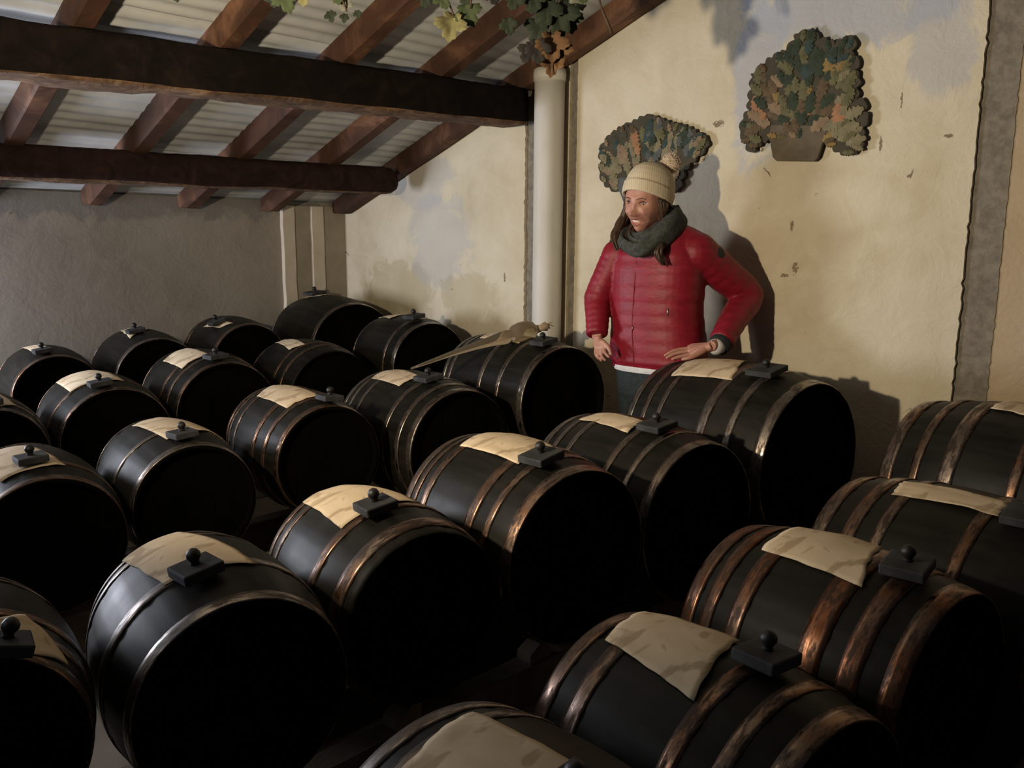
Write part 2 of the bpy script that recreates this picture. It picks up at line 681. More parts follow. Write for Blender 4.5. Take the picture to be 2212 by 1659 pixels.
c_ = mb.build('collar', M_pipe, o)
c_.location = (0, 0, 2.21)

# timber rails under every row of barrels, with wedge blocks
M_rail = wood('rail_timber', (0.09, 0.065, 0.045), (0.18, 0.135, 0.095), (0.26, 0.20, 0.14), axis=(1, 1, 1), scale=7, rough=0.85)
RAILS = [('z', 0.64, 0.17, 0.04, 3.55, 0.10, 'nearest'), ('a', 1.74, 0.14, -0.10, 3.50, 0.118, 'second'), ('b', 3.06, 0.21, 0.3, 3.5, 0.14, 'third'),
         ('c', 4.16, 0.18, 0.3, 3.5, 0.17, 'fourth'), ('d', 4.90, 0.16, 0.8, 3.5, 0.27, 'back')]
for key, b, off, a0, a1, h, nm in RAILS:
    for sgn in (-1, 1):
        mb = MB()
        zc = h / 2
        V, F = [], []
        mb.box(room((a0 + a1) / 2, b + sgn * off, zc), room((a1 - a0) / 2, 0), room(0, 0.04), Vector((0, 0, zc)))
        o = mb.build('timber_rail', M_rail, smooth=False)
        bevel(o, 0.006)
        tag(o, 'brown timber rail under the %s side of the %s row of barrels' % ('near' if sgn < 0 else 'far', nm), 'rail', 'timber rails under the barrels')

# ================================================================ barrels
def barrel_material():
    t = NT('black_barrel_staves')
    g = t.noise(10, 5, 0.6, mapscale=(3, 0.35, 3))
    b = t.noise(5, 4)
    col = t.ramp(g, [(0.35, (0.006, 0.0055, 0.0045)), (0.7, (0.015, 0.0135, 0.010))])
    col = t.mix(t.ramp(b, [(0.55, 0.0), (0.75, 0.5)]), col, (0.030, 0.021, 0.014))
    t.set(Base_Color=col, Roughness=t.ramp(b, [(0.3, 0.40), (0.7, 0.56)]))
    t.b.inputs['Specular IOR Level'].default_value = 0.17
    t.bump(g, 0.12, 0.002)
    return t.m


def hoop_material(name, rust, metal_col, dark):
    t = NT(name)
    g = t.noise(20, 5, 0.7, mapscale=(0.8, 3.0, 0.8), dist=0.15)
    b = t.noise(7, 4, 0.6)
    col = t.ramp(b, [(0.38, metal_col), (0.62, rust)])
    chip = t.ramp(g, [(0.44, 0.0), (0.57, 0.95)])
    col = t.mix(chip, col, dark)
    t.set(Base_Color=col, Roughness=t.ramp(g, [(0.4, 0.25), (0.62, 0.55)]), Metallic=t.ramp(g, [(0.42, 1.0), (0.6, 0.6)]))
    t.bump(g, 0.25, 0.0015)
    return t.m


M_barrel = barrel_material()
M_head = plain('matt_black_head', (0.0025, 0.0025, 0.0025), (0.004, 0.0035, 0.003), 9, 0.95, 0.1, 0.003, spec=0.0)
M_hoops = [hoop_material('steel_hoop', (0.24, 0.19, 0.155), (0.32, 0.29, 0.26), (0.05, 0.035, 0.028)),
           hoop_material('brown_hoop', (0.24, 0.13, 0.08), (0.28, 0.22, 0.18), (0.035, 0.022, 0.016)),
           hoop_material('coppery_hoop', (0.24, 0.10, 0.05), (0.20, 0.14, 0.11), (0.04, 0.022, 0.015))]
HR = 0.88


def belly(R, t):
    return R * (1 - (1 - HR) * (2 * t) ** 2)


def build_barrel(R, L, hoops, hoop_mat, seed):
    """barrel lying along local -y (its shown head at -y); returns the empty"""
    nst = 20
    seg = nst * 5
    # staves: outer skin, chime, inner lip
    prof = []
    n = 26
    for i in range(n + 1):
        t = -0.5 + i / n
        prof.append((t * L, belly(R, t), 1.0))
    lip = 0.032
    inner = belly(R, 0.5) - 0.016
    prof = [(-L / 2 + lip, inner, 0)] + [(-L / 2, inner + 0.002, 0)] + prof + [(L / 2, inner + 0.002, 0), (L / 2 - lip, inner, 0)]
    V, F = [], []
    rnd = random.Random(seed)
    offs = [rnd.uniform(-0.0008, 0.0008) for _ in range(nst)]
    for (y, r, g) in prof:
        for k in range(seg):
            a = 2 * PI * k / seg
            d = (-0.0016 if k % 5 == 0 else 0) * g + offs[k // 5] * g
            V.append(Vector((math.sin(a) * (r + d), -y, math.cos(a) * (r + d))))
    for i in range(len(prof) - 1):
        for k in range(seg):
            a0, a1 = i * seg + k, i * seg + (k + 1) % seg
            F.append((a0, a1, a1 + seg, a0 + seg))
    st = (V, F)
    hd = []
    for sgn in (1, -1):
        V, F = [], []
        y = sgn * (L / 2 - lip + 0.004)
        npl = 6
        rr = inner + 0.001
        V.append(Vector((0, -y, 0)))
        for k in range(48):
            a = 2 * PI * k / 48
            V.append(Vector((math.sin(a) * rr, -y, math.cos(a) * rr)))
        for k in range(48):
            F.append((0, 1 + k, 1 + (k + 1) % 48))
        # raised plank joints on the head
        for j in range(1, npl):
            x = -rr + 2 * rr * j / npl
            h = math.sqrt(max(0, rr * rr - x * x)) * 0.98
            o0 = len(V)
            V += [Vector((x - 0.002, -y - sgn * 0.0015, -h)), Vector((x + 0.002, -y - sgn * 0.0015, -h)), Vector((x + 0.002, -y - sgn * 0.0015, h)), Vector((x - 0.002, -y - sgn * 0.0015, h))]
            F.append((o0, o0 + 1, o0 + 2, o0 + 3))
        hd.append((V, F))
    hp = []
    for (t0, wd) in hoops:
        V, F = [], []
        hw = wd / 2
        prof2 = [(-hw, 0.0), (-hw, 0.0024), (-hw * 0.5, 0.003), (0, 0.0032), (hw * 0.5, 0.003), (hw, 0.0024), (hw, 0.0)]
        for (dt, th) in prof2:
            t = max(-0.499, min(0.499, t0 / 2 + dt / L))
            r = belly(R, t) + th + 0.0002
            for k in range(96):
                a = 2 * PI * k / 96
                V.append(Vector((math.sin(a) * r, -(t * L), math.cos(a) * r)))
        for i in range(len(prof2) - 1):
            for k in range(96):
                a0, a1 = i * 96 + k, i * 96 + (k + 1) % 96
                F.append((a0, a1, a1 + 96, a0 + 96))
        hp.append((V, F))
    return st, hd, hp


BARRELS = {
    'z23': ((0.044, 0.926, 0.454, 0.25, 0.487, 38.0), [(-0.325, -0.535), (0.025, -0.406), (0.053, 0.169), (-0.388, 0.105)], (0.141, -0.046)),
    'z22': ((0.354, 1.35, 0.403, 0.249, 0.486, 38.0), [(-0.372, -0.366), (0.117, -0.493), (-0.007, 0.309), (-0.46, 0.3)], (0.175, 0.117)),
    'z21': ((0.713, 1.703, 0.453, 0.259, 0.504, 38.0), [(-0.261, -0.416), (0.216, -0.458), (0.072, 0.383), (-0.289, 0.342)], (0.298, -0.088)),
    'z20': ((1.184, 2.091, 0.407, 0.31, 0.605, 38.0), [(-0.236, -0.361), (0.195, -0.312), (0.182, -0.036), (-0.255, -0.055)], (0.292, -0.244)),
    'z8': ((1.654, 2.633, 0.509, 0.33, 0.643, 38.0), [(-0.112, -0.257), (0.21, -0.333), (0.161, 0.255), (-0.105, 0.185)], (0.215, -0.254)),
    'a24': ((-0.992, 1.386, 0.507, 0.208, 0.406, 35.0), [(0.389, -0.052), (0.49, 0.37), (0.414, 0.958), (0.155, 0.538)], (0.490, 0.360)),
    'a19': ((-0.647, 1.689, 0.457, 0.237, 0.462, 35.0), [(-0.49, -0.654), (0.17, -0.455), (0.212, 0.327), (-0.49, -0.033)], (0.235, -0.202)),
    'a18': ((-0.347, 2.088, 0.445, 0.244, 0.476, 38.0), [(-0.49, -0.501), (0.127, -0.58), (0.129, 0.383), (-0.49, 0.254)], (0.170, -0.201)),
    'a17': ((0.024, 2.469, 0.466, 0.285, 0.557, 38.0), [(-0.285, -0.41), (0.239, -0.398), (0.187, 0.182), (-0.4, 0.4)], (0.316, -0.214)),
    'a16': ((0.448, 2.894, 0.428, 0.304, 0.593, 38.0), [(-0.362, -0.3), (0.114, -0.4), (0.078, -0.065), (-0.298, 0.057)], (0.229, -0.164)),
    'a7': ((0.933, 3.376, 0.51, 0.359, 0.701, 38.0), [(-0.283, -0.575), (0.139, -0.507), (-0.012, 0.162), (-0.346, 0.09)], (0.265, -0.231)),
    'b15': ((-1.587, 2.671, 0.41, 0.244, 0.56, 38.0), [(-0.49, -0.742), (0.347, -0.494), (0.317, 0.309), (-0.189, 0.018)], (0.255, -0.077)),
    'b14': ((-1.288, 3.069, 0.42, 0.242, 0.556, 38.0), [(-0.321, -0.404), (0.322, -0.274), (0.11, 0.844), (-0.368, 0.278)], (0.368, -0.065)),
    'b13': ((-0.919, 3.53, 0.464, 0.253, 0.583, 38.0), [(-0.252, -0.544), (0.292, -0.541), (0.298, 0.101), (-0.411, 0.023)], (0.416, 0.116)),
    'b12': ((-0.432, 3.871, 0.437, 0.299, 0.688, 38.0), [(-0.34, -0.47), (0.09, -0.525), (0.098, -0.16), (-0.426, 0.087)], (0.233, -0.180)),
    'b6': ((0.042, 4.254, 0.58, 0.302, 0.694, 38.0), [(-0.279, -0.413), (0.198, -0.406), (0.154, 0.083), (-0.371, 0.227)], (0.373, -0.219)),
    'c25': ((-2.248, 3.46, 0.468, 0.232, 0.533, 38.0), [(0.325, -0.203), (0.49, -0.001), (0.335, 0.497), (0.045, 0.301)], (0.404, 0.066)),
    'c9': ((-1.953, 3.892, 0.452, 0.267, 0.614, 38.0), [(-0.433, -0.618), (0.228, -0.62), (0.298, 0.254), (-0.463, -0.015)], (0.397, -0.188)),
    'c10': ((-1.622, 4.356, 0.493, 0.283, 0.65, 38.0), [(-0.215, -0.665), (0.269, -0.662), (0.235, -0.1), (-0.323, -0.123)], (0.395, -0.097)),
    'c11': ((-1.162, 4.739, 0.499, 0.289, 0.607, 38.0), [(-0.49, -0.325), (0.116, -0.546), (0.176, -0.255), (-0.432, -0.089)], (-0.477, 0.860)),
    'c5': ((-0.641, 5.104, 0.615, 0.288, 0.519, 38.0), [(-0.49, -0.253), (-0.045, -0.401), (0.0, 0.0), (-0.29, -0.297)], (0.293, -0.167)),
    'd1': ((-2.547, 4.521, 0.527, 0.244, 0.561, 38.0), [(-0.373, -0.407), (0.297, -0.345), (0.256, 0.049), (-0.091, -0.139)], (0.364, -0.207)),
    'd2': ((-2.151, 4.836, 0.571, 0.26, 0.598, 38.0), [(-0.293, -0.331), (0.274, -0.455), (0.042, 0.146), (-0.298, -0.051)], (0.184, -0.256)),
    'd3': ((-1.727, 5.127, 0.634, 0.25, 0.575, 38.0), [(-0.062, -0.721), (0.296, -0.593), (0.353, -0.28), (0.025, -0.418)], (0.180, -0.515)),
    'd4': ((-1.244, 5.723, 0.632, 0.347, 0.694, 38.0), [(-0.272, -0.33), (-0.03, -0.191), (-0.075, 0.069), (-0.116, -0.206)], (-0.220, -0.134)),
}
# hoop layouts: (position -1 back .. 1 front, width in metres)
H6 = [(-0.93, .034), (-0.72, .026), (-0.42, .026), (0.42, .026), (0.72, .026), (0.95, .034)]
H5 = [(-0.93, .032), (-0.70, .026), (0.30, .026), (0.60, .024), (0.95, .036)]
H4 = [(-0.94, .026), (-0.70, .026), (0.30, .030), (0.95, .034)]
LAY = {'a19': H4, 'a18': [(-0.94, .028), (-0.70, .026), (0.30, .030), (0.78, .040)], 'a17': [(-0.93, .040), (-0.74, .018), (-0.52, .034), (0.36, .034), (0.62, .024), (0.95, .044)],
       'a16': [(-0.93, .036), (-0.70, .024), (-0.42, .024), (0.30, .026), (0.62, .022), (0.95, .036)],
       'a7': [(-0.93, .036), (-0.68, .026), (-0.44, .024), (0.22, .040), (0.56, .030), (0.95, .050)],
       'b14': [(-0.93, .024), (0.30, .02), (0.95, .03)], 'b13': [(-0.93, .026), (-0.75, .02), (-0.45, .02), (0.30, .028), (0.62, .024), (0.95, .028)],
       'b15': [(-0.93, .026), (0.5, .024), (0.95, .03)], 'b12': H6, 'b6': [(-0.93, .03), (-0.74, .026), (0.1, .03), (0.5, .026), (0.95, .045)],
       'c9': [(-0.93, .03), (0.45, .024), (0.95, .03)], 'c10': [(-0.93, .026), (0.35, .024), (0.62, .022), (0.95, .028)],
       'c11': [(-0.92, .03), (0.35, .022), (0.62, .022)], 'c5': [(-0.93, .02), (0.62, .02), (0.95, .035)],
       'd1': [(-0.93, .03), (0.95, .03)], 'd2': [(-0.93, .03), (0.95, .03)], 'd3': [(-0.93, .03), (-0.7, .02), (0.95, .03)], 'd4': [(-0.93, .03), (0.95, .03)],
       'z22': [(-0.93, .044), (-0.58, .040), (0.30, .03), (0.62, .026), (0.95, .045)],
       'z21': [(-0.93, .044), (-0.70, .034), (-0.40, .040), (0.30, .050), (0.62, .040), (0.95, .052)],
       'z20': [(-0.93, .05), (-0.62, .04), (-0.36, .03), (0.3, .03), (0.95, .04)],
       'z8': [(-0.93, .055), (-0.62, .03), (-0.30, .05), (0.3, .03), (0.95, .04)]}
HM = {'a19': 0, 'a18': 1, 'a17': 1, 'a16': 0, 'a7': 0, 'z22': 1, 'z21': 2, 'z20': 1, 'z8': 1, 'b13': 1, 'c10': 1, 'c11': 1, 'b12': 0, 'b6': 0, 'z23': 0}
WHO = {
 'z23': ('barrel cut off by the bottom edge near the middle', 'lowest in the photo'),
 'z22': ('nearest fully shown barrel at lower right', ''),
 'z21': ('big barrel with copper-glinting hoops at lower right', ''),
 'z20': ('dim barrel at the right edge behind the copper-hooped one', ''),
 'z8': ('barrel at the right edge standing nearest the wall', ''),
 'a24': ('bluish barrel in the bottom left corner', ''),
 'a19': ('barrel with bright steel sheen at lower left', ''),
 'a18': ('barrel left of centre with gold-glinting hoops', ''),
 'a17': ('barrel in the middle with three orange-lit front hoops', ''),
 'a16': ('barrel between the middle one and the hand-rested one', ''),
 'a7': ('large barrel the woman rests her hand on', ''),
 'b15': ('round-headed barrel cut by the left edge at mid-height', ''),
 'b14': ('sheen-lit barrel just above the steel-sheen one', ''),
 'b13': ('barrel directly above the gold-glinting one', ''),
 'b12': ('barrel touched by the tip of the glass pipette', ''),
 'b6': ('barrel carrying the bulb of the glass pipette', ''),
 'c25': ('barrel barely showing at the left edge', ''),
 'c9': ('barrel with a blue glint second from the left edge', ''),
 'c10': ('barrel in the fourth row with double front hoops', ''),
 'c11': ('small-looking dim barrel below the tall corner one', ''),
 'c5': ('back barrel just right of the corner pier', ''),
 'd1': ('back-row barrel nearest the left edge', ''),
 'd2': ('back-row barrel second from left', ''),
 'd3': ('back-row barrel just left of the tall one', ''),
 'd4': ('tall hoopless-looking barrel in the far corner', ''),
}
ROWG = {'z': 'barrels in the nearest row', 'a': 'barrels in the second row', 'b': 'barrels in the third row', 'c': 'barrels in the fourth row', 'd': 'barrels in the back row'}

M_lid = plain('dark_slate_wood_lid', (0.018, 0.018, 0.018), (0.042, 0.042, 0.043), 16, 0.75, 0.3, 0.002, spec=0.3)
M_knob = plain('black_knob', (0.010, 0.009, 0.009), (0.02, 0.018, 0.017), 30, 0.5, spec=0.4)


def cloth_material():
    t = NT('stained_linen')
    b = t.noise(5, 5, 0.6, dist=0.8)
    s = t.noise(9, 3, 0.5, dist=1.5)
    f = t.noise(140, 2)
    col = t.ramp(b, [(0.35, (0.48, 0.37, 0.24)), (0.65, (0.60, 0.48, 0.33))])
    col = t.mix(t.ramp(s, [(0.54, 0.0), (0.61, 0.6)]), col, (0.25, 0.17, 0.09))
    t.set(Base_Color=col, Roughness=0.9)
    t.b.inputs['Specular IOR Level'].default_value = 0.2
    t.bump(f, 0.3, 0.001)
    return t.m


M_cloth = cloth_material()
STAIN = plain('wine_stain', (0.23, 0.16, 0.085), (0.33, 0.24, 0.14), 20, 0.9)

order = list(BARRELS)
for idx, key in enumerate(order):
    (cx, cy, zc, R, L, th), corners, (lt, lp) = BARRELS[key]
    hoops = LAY.get(key, H5)
    hm = M_hoops[HM.get(key, idx % 2)]
    # local -y points to the shown head: rotate so that -y -> (sin th, -cos th)
    root = empty('barrel', (cx, cy, zc - R), math.radians(th))
    st, hd, hp = build_barrel(R, L, hoops, hm, idx)
    up = Vector((0, 0, R))
    a = mesh_obj('staves', [v + up for v in st[0]], st[1], [M_barrel, M_head], root)
    for p in a.data.polygons:
        c_ = p.center
        if abs(abs(c_.y) - L / 2) < 0.034 and math.hypot(c_.x, c_.z - R) < belly(R, 0.5) - 0.004:
            p.material_index = 1
    # the lathe is built along -y for +t, i.e. t>0 is the shown head
    for V, F in hd:
        mesh_obj('barrel_head', [v + up for v in V], F, M_head, root, smooth=False)
    for V, F in hp:
        mesh_obj('hoop', [v + up for v in V], F, hm, root)
    ph = WHO[key][0]
    tag(root, 'black wooden ' + ph, 'barrel', ROWG[key[0]])

    def spt(t, ps, off):
        r = belly(R, t) + off
        return Vector((math.sin(ps) * r, -t * L, math.cos(ps) * r + R))
    Mr = Matrix.Translation((cx, cy, zc - R)) @ Matrix.Rotation(math.radians(th), 4, 'Z')
    # cloth: a quadrilateral draped over the belly
    ct = [Vector((c0[0], c0[1], 0)) for c0 in corners]
    N = 18
    V, F = [], []
    rnd = random.Random(idx + 50)
    for i in range(N + 1):
        for k in range(N + 1):
            s, q = i / N, k / N
            p = ct[0] * (1 - s) * (1 - q) + ct[1] * s * (1 - q) + ct[2] * s * q + ct[3] * (1 - s) * q
            e = 0.012 * (noise.noise(Vector((s * 5, q * 5, idx))))
            edge = min(s, 1 - s, q, 1 - q)
            lift = 0.0042 + 0.002 * noise.noise(Vector((s * 3, q * 3, idx + 9))) + (0.004 * max(0, noise.noise(Vector((s * 2.2, q * 2.2, idx * 3)))) if edge < 0.12 else 0)
            V.append(Mr @ spt(max(-0.5, min(0.5, p.x + e)), p.y + e * 1.2, lift))
    for i in range(N):
        for k in range(N):
            q = i * (N + 1) + k
            F.append((q, q + 1, q + N + 2, q + N + 1))
    o = mesh_obj('linen_cloth', V, F, M_cloth)
    cen = sum(V, Vector()) / len(V)
    o.data.transform(Matrix.Translation(-cen))
    o.location = cen
    sd = o.modifiers.new('thick', 'SOLIDIFY')
    sd.thickness = 0.0015
    sd.offset = 1
    tag(o, 'beige stained cloth on the ' + ph, 'cloth', 'linen cloths draped on the barrels')
    # lid
    sc_ = 0.043 + (R - 0.24) * 0.16
    base = Mr @ spt(lt, lp, 0.009)
    lid = empty('bung_lid', base, math.radians(th) + rnd.uniform(-0.12, 0.12) + 0.1)
    lid.rotation_euler.y = lp * 0.75
    mb = MB()
    mb.box((0, 0, 0.012), (sc_, 0, 0), (0, sc_ * 0.92, 0), (0, 0, 0.0115))
    bevel(mb.build('slab', M_lid, lid, smooth=False), 0.004)
    mb = MB()
    path = [(0, 0, 0.022), (0, 0, 0.028), (0, 0, 0.033), (0, 0, 0.039), (0, 0, 0.046), (0, 0, 0.053), (0, 0, 0.057)]
    k_ = 0.75 + sc_ * 4
    mb.tube([Vector(p) for p in path], [0.012 * k_, 0.009 * k_, 0.011 * k_, 0.0155 * k_, 0.0155 * k_, 0.011 * k_, 0.003], seg=16)
    mb.build('knob', M_knob, lid)
    tag(lid, 'dark square knobbed lid on the ' + ph, 'lid', 'square bung lids on the barrels')

# wedge blocks standing at the far side of the racks
M_block = plain('pale_wedge_block', (0.20, 0.15, 0.10), (0.28, 0.22, 0.15), 14, 0.9, 0.3, 0.004)

for (a_, b_, z_, lab) in ((1.206, 1.60, 0.118, 'small pale wedge block on the rail at bottom centre'),
                          (1.700, 1.60, 0.118, 'small wedge block on the rail beside the copper-hooped barrels'),
                          (0.72, 2.86, 0.14, 'pale bluish wedge block on the rail at lower left')):
    mb = MB()
    c_ = room(a_, b_, z_)
    ax = room(0.042, 0)
    V = [c_ - ax + room(0, -0.03), c_ + ax + room(0, -0.03), c_ + ax + room(0, 0.03), c_ - ax + room(0, 0.03)]
    V += [V[0] + Vector((0, 0, 0.03)), V[1] + Vector((0, 0, 0.07)), V[2] + Vector((0, 0, 0.07)), V[3] + Vector((0, 0, 0.03))]
    mb.add(V, [(0, 1, 2, 3), (4, 5, 6, 7), (0, 1, 5, 4), (1, 2, 6, 5), (2, 3, 7, 6), (3, 0, 4, 7)])
    o = mb.build('wedge_block', M_block, smooth=False)
    bevel(o, 0.004)
    tag(o, lab, 'block')

# ================================================================ glass pipette (wine thief) laid over the barrels
M_glass = NT('cloudy_amber_glass')
M_glass.set(Base_Color=(0.50, 0.42, 0.31), Roughness=0.12)
M_glass.b.inputs['Transmission Weight'].default_value = 0.82
M_glass.b.inputs['IOR'].default_value = 1.25
M_glass = M_glass.m
M_tie = plain('frayed_tie', (0.35, 0.26, 0.17), (0.5, 0.4, 0.28), 40, 0.8)
tip = Vector((-0.475, 3.87, 0.758))
bulb_end = Vector((0.125, 4.17, 0.918))
ax = (bulb_end - tip)
Lp = ax.length
mb = MB()
ts = [0, .1, .3, .5, .62, .70, .745, .775, .80, .86, .92, .96, .985, 1.0]
rs = [.005, .008, .013, .019, .026, .033, .036, .030, .046, .056, .055, .046, .026, .020]
sag = lambda t: Vector((0, 0, 0.012 * math.sin(PI * t)))
path = [tip + ax * t + sag(t) for t in ts]
rr = rs
mb.tube(path, rr, seg=24)
g = mb.build('glass_pipette', M_glass)
c0 = g.data.vertices[0].co.copy()
tag(g, 'cloudy amber glass pipette with a bulb lying across two barrels', 'pipette')
mb = MB()
d = ax.normalized()
p = bulb_end
mb.tube([p, p + d * 0.025, p + d * 0.05, p + d * 0.062], [0.021, 0.017, 0.024, 0.012], seg=14)
for k in range(5):
    q = p + d * 0.055
    e = q + d * 0.03 + Vector((0.01 * math.cos(k * 1.3), 0, 0.02 * math.sin(k * 1.9) - 0.01))
    mb.tube([q, (q + e) / 2 + Vector((0, 0, 0.008)), e], [0.006, 0.004, 0.001], seg=6)
t_ = mb.build('tied_neck', M_tie, g)

# ================================================================ wall decorations: painted cut-out bouquets
def leafshape(n_lobes, depth, npts=40):
    """lobed leaf outline, unit length along +y"""
    out = []
    for i in range(npts):
        t = i / npts
        a = 2 * PI * t
        y = 0.5 - 0.5 * math.cos(a)
        w_ = 0.30 * math.sin(a) * (1 - 0.25 * y)
        lob = 1 + depth * math.cos(n_lobes * 2 * PI * y)
        out.append((w_ * lob, y))
    return out


def deco_leaf(mb, cx, cz, ln, ang, z, mi, lobes=4, depth=0.28):
    """leaf relief on the wall board; local x along the wall, y up, z out"""
    pts = leafshape(lobes, depth)
    ca, sa = math.cos(ang), math.sin(ang)
    V = [Vector((cx + ca * 0 - sa * 0.5 * ln, cz + sa * 0 + ca * 0.5 * ln, z + 0.007))]
    for (x, y) in pts:
        X, Y = x * ln, y * ln
        V.append(Vector((cx + ca * X - sa * Y, cz + sa * X + ca * Y, z)))
    n = len(pts)
    F = [(0, 1 + i, 1 + (i + 1) % n) for i in range(n)]
    o = len(V)
    V += [v + Vector((0, 0, -0.012)) for v in V[1:]]
    for i in range(n):
        a, b = 1 + i, 1 + (i + 1) % n
        F.append((a, b, o + (i + 1) % n, o + i))
    mb.add(V, F, mi)


def dm(name, c):
    return plain(name, tuple(x * 0.75 for x in c), c, 22, 0.85, 0.3, 0.002)


PAL = [dm('painted_dark_green', (0.030, 0.045, 0.025)), dm('painted_olive', (0.13, 0.12, 0.055)), dm('painted_brown', (0.12, 0.08, 0.042)),
       dm('painted_orange', (0.36, 0.18, 0.09)), dm('painted_sage', (0.22, 0.19, 0.11)), dm('painted_teal', (0.035, 0.060, 0.055)),
       dm('painted_ochre', (0.27, 0.18, 0.06)), dm('painted_tan', (0.26, 0.18, 0.11)), dm('board_edge', (0.060, 0.050, 0.030)), dm('painted_slate', (0.10, 0.105, 0.105)), dm('painted_umber_pot', (0.13, 0.10, 0.065))]


def wallpt(u, v):
    """where a photo feature lies on the plane of the painted wall, as (along, height)"""
    a = (u - 1106) / 1800.0
    b = (829.5 - v) / 1800.0
    a2 = a * math.cos(ROLL) + b * math.sin(ROLL)
    b2 = -a * math.sin(ROLL) + b * math.cos(ROLL)
    d = Vector((a2, math.cos(PITCH) + b2 * math.sin(PITCH), -math.sin(PITCH) + b2 * math.cos(PITCH)))
    s = 3.57 / (R2 * (d.x + d.y))
    p = d * s
    return (-(R2 * (p.y - p.x)), CAMZ + p.z)


def decoration(outline, pot, leaves, potmat, label, edge_seed):
    org = room(3.575, 0, 0)
    M = Matrix(((R2, 0, -R2, org.x), (-R2, 0, -R2, org.y), (0, 1, 0, 0), (0, 0, 0, 1)))
    # local x -> along the wall (falling b), y -> up, z -> out of the wall
    pts = [wallpt(*p) for p in outline]
    # scalloped edge
    P = []
    n = len(pts)
    for i in range(n):
        p0, p1 = Vector(pts[i]), Vector(pts[(i + 1) % n])
        d = p1 - p0
        m = max(1, round(d.length / 0.042))
        nrm = Vector((d.y, -d.x)).normalized()
        for k in range(m):
            for j in range(5):
                f = (k + j / 5) / m
                P.append(p0 + d * f + nrm * (-0.016 * math.sin(PI * j / 5)))
    mb = MB()
    n = len(P)
    V = [Vector((p.x, p.y, 0.014)) for p in P] + [Vector((p.x, p.y, -0.002)) for p in P]
    F = [tuple(range(n))]
    for i in range(n):
        F.append((i, (i + 1) % n, n + (i + 1) % n, n + i))
    mb.add(V, F, 8)
    rnd = random.Random(edge_seed)
    ci = (sum(p.x for p in P) / n, sum(p.y for p in P) / n)
    for i, (u, v, s_, ang, mi) in enumerate(leaves):
        x, y = wallpt(u, v)
        # s_ is given in photo pixels at the wall
        deco_leaf(mb, x + math.sin(ang) * s_ * 0.00115, y - math.cos(ang) * s_ * 0.00115, s_ * 0.0023, ang, 0.0145 + 0.0006 * (i % 14), mi, lobes=rnd.choice((3, 4, 4, 5)))
    o = mb.build('bouquet_cutout', PAL, smooth=False, weld=False)
    o.matrix_world = M
    # pot
    pp = [wallpt(*p) for p in pot]
    V = [Vector((p[0], p[1], 0.016)) for p in pp] + [Vector((p[0], p[1], -0.001)) for p in pp]
    n = len(pp)
    F = [tuple(range(n))] + [(i, (i + 1) % n, n + (i + 1) % n, n + i) for i in range(n)]
    c = mesh_obj('pot', V, F, [potmat], o, smooth=False)
    bevel(c, 0.004)
    tag(o, label, 'wall decoration', 'painted leaf cut-outs on the wall')
    return o


OUT2 = [(1668, 290), (1640, 296), (1616, 322), (1607, 302), (1594, 278), (1600, 250), (1612, 232), (1612, 210), (1616, 185), (1618, 160), (1622, 152), (1645, 130), (1660, 118), (1690, 104), (1708, 78), (1716, 64), (1740, 62),
        (1762, 76), (1778, 82), (1795, 88), (1815, 76), (1836, 74), (1832, 100), (1826, 116), (1848, 122), (1832, 142), (1846, 158), (1842, 180), (1840, 208), (1862, 210), (1854, 232), (1868, 246), (1852, 264), (1856, 290), (1848, 312), (1824, 322), (1792, 308), (1776, 284)]
OUT1 = [(1338, 392), (1328, 410), (1312, 400), (1300, 392), (1292, 370), (1294, 345), (1290, 325), (1300, 305), (1316, 288), (1338, 272), (1358, 264), (1384, 250), (1402, 248), (1416, 256), (1430, 258), (1440, 264), (1464, 268), (1488, 276), (1508, 290), (1522, 296), (1518, 314), (1500, 332), (1486, 346), (1472, 362), (1466, 384), (1462, 402), (1440, 410)]
rnd = random.Random(21)


def fill_leaves(outline, cx, cy, n, pick, size, seed):
    r_ = random.Random(seed)
    xs = [p[0] for p in outline]
    ys = [p[1] for p in outline]

    def inside(x, y):
        c = False
        for i in range(len(outline)):
            x0, y0 = outline[i]
            x1, y1 = outline[i - 1]
            if (y0 > y) != (y1 > y) and x < (x1 - x0) * (y - y0) / (y1 - y0) + x0:
                c = not c
        return c
    out = []
    while len(out) < n:
        x, y = r_.uniform(min(xs), max(xs)), r_.uniform(min(ys), max(ys))
        if not inside(x, y):
            continue
        ang = math.atan2(-(x - cx), -(y - cy)) + r_.uniform(-0.5, 0.5)
        if not (inside(x + 9 * math.cos(0), y) and inside(x - 9, y) and inside(x, y - 9) and inside(x, y + 9)):
            s_ = size * 0.62
        else:
            s_ = size * r_.uniform(0.8, 1.2)
        out.append((x, y, s_, ang, pick(x, y, r_)))
    return out


def pick2(x, y, r):
    if y < 130:
        return r.choice((0, 0, 5, 1, 0))
    if x < 1660:
        return r.choice((2, 2, 1, 7, 2, 0))
    if x > 1790:
        return r.choice((4, 1, 4, 1, 6))
    if y < 175 and x < 1790:
        return r.choice((0, 5, 0, 1))
    return r.choice((2, 1, 2, 7, 1, 0, 6))


def pick1(x, y, r):
    if x < 1380 and y < 300:
        return r.choice((2, 2, 8, 1))
    if y > 330:
        return r.choice((4, 4, 7, 9, 4))
    return r.choice((4, 5, 9, 1, 5, 7, 0))


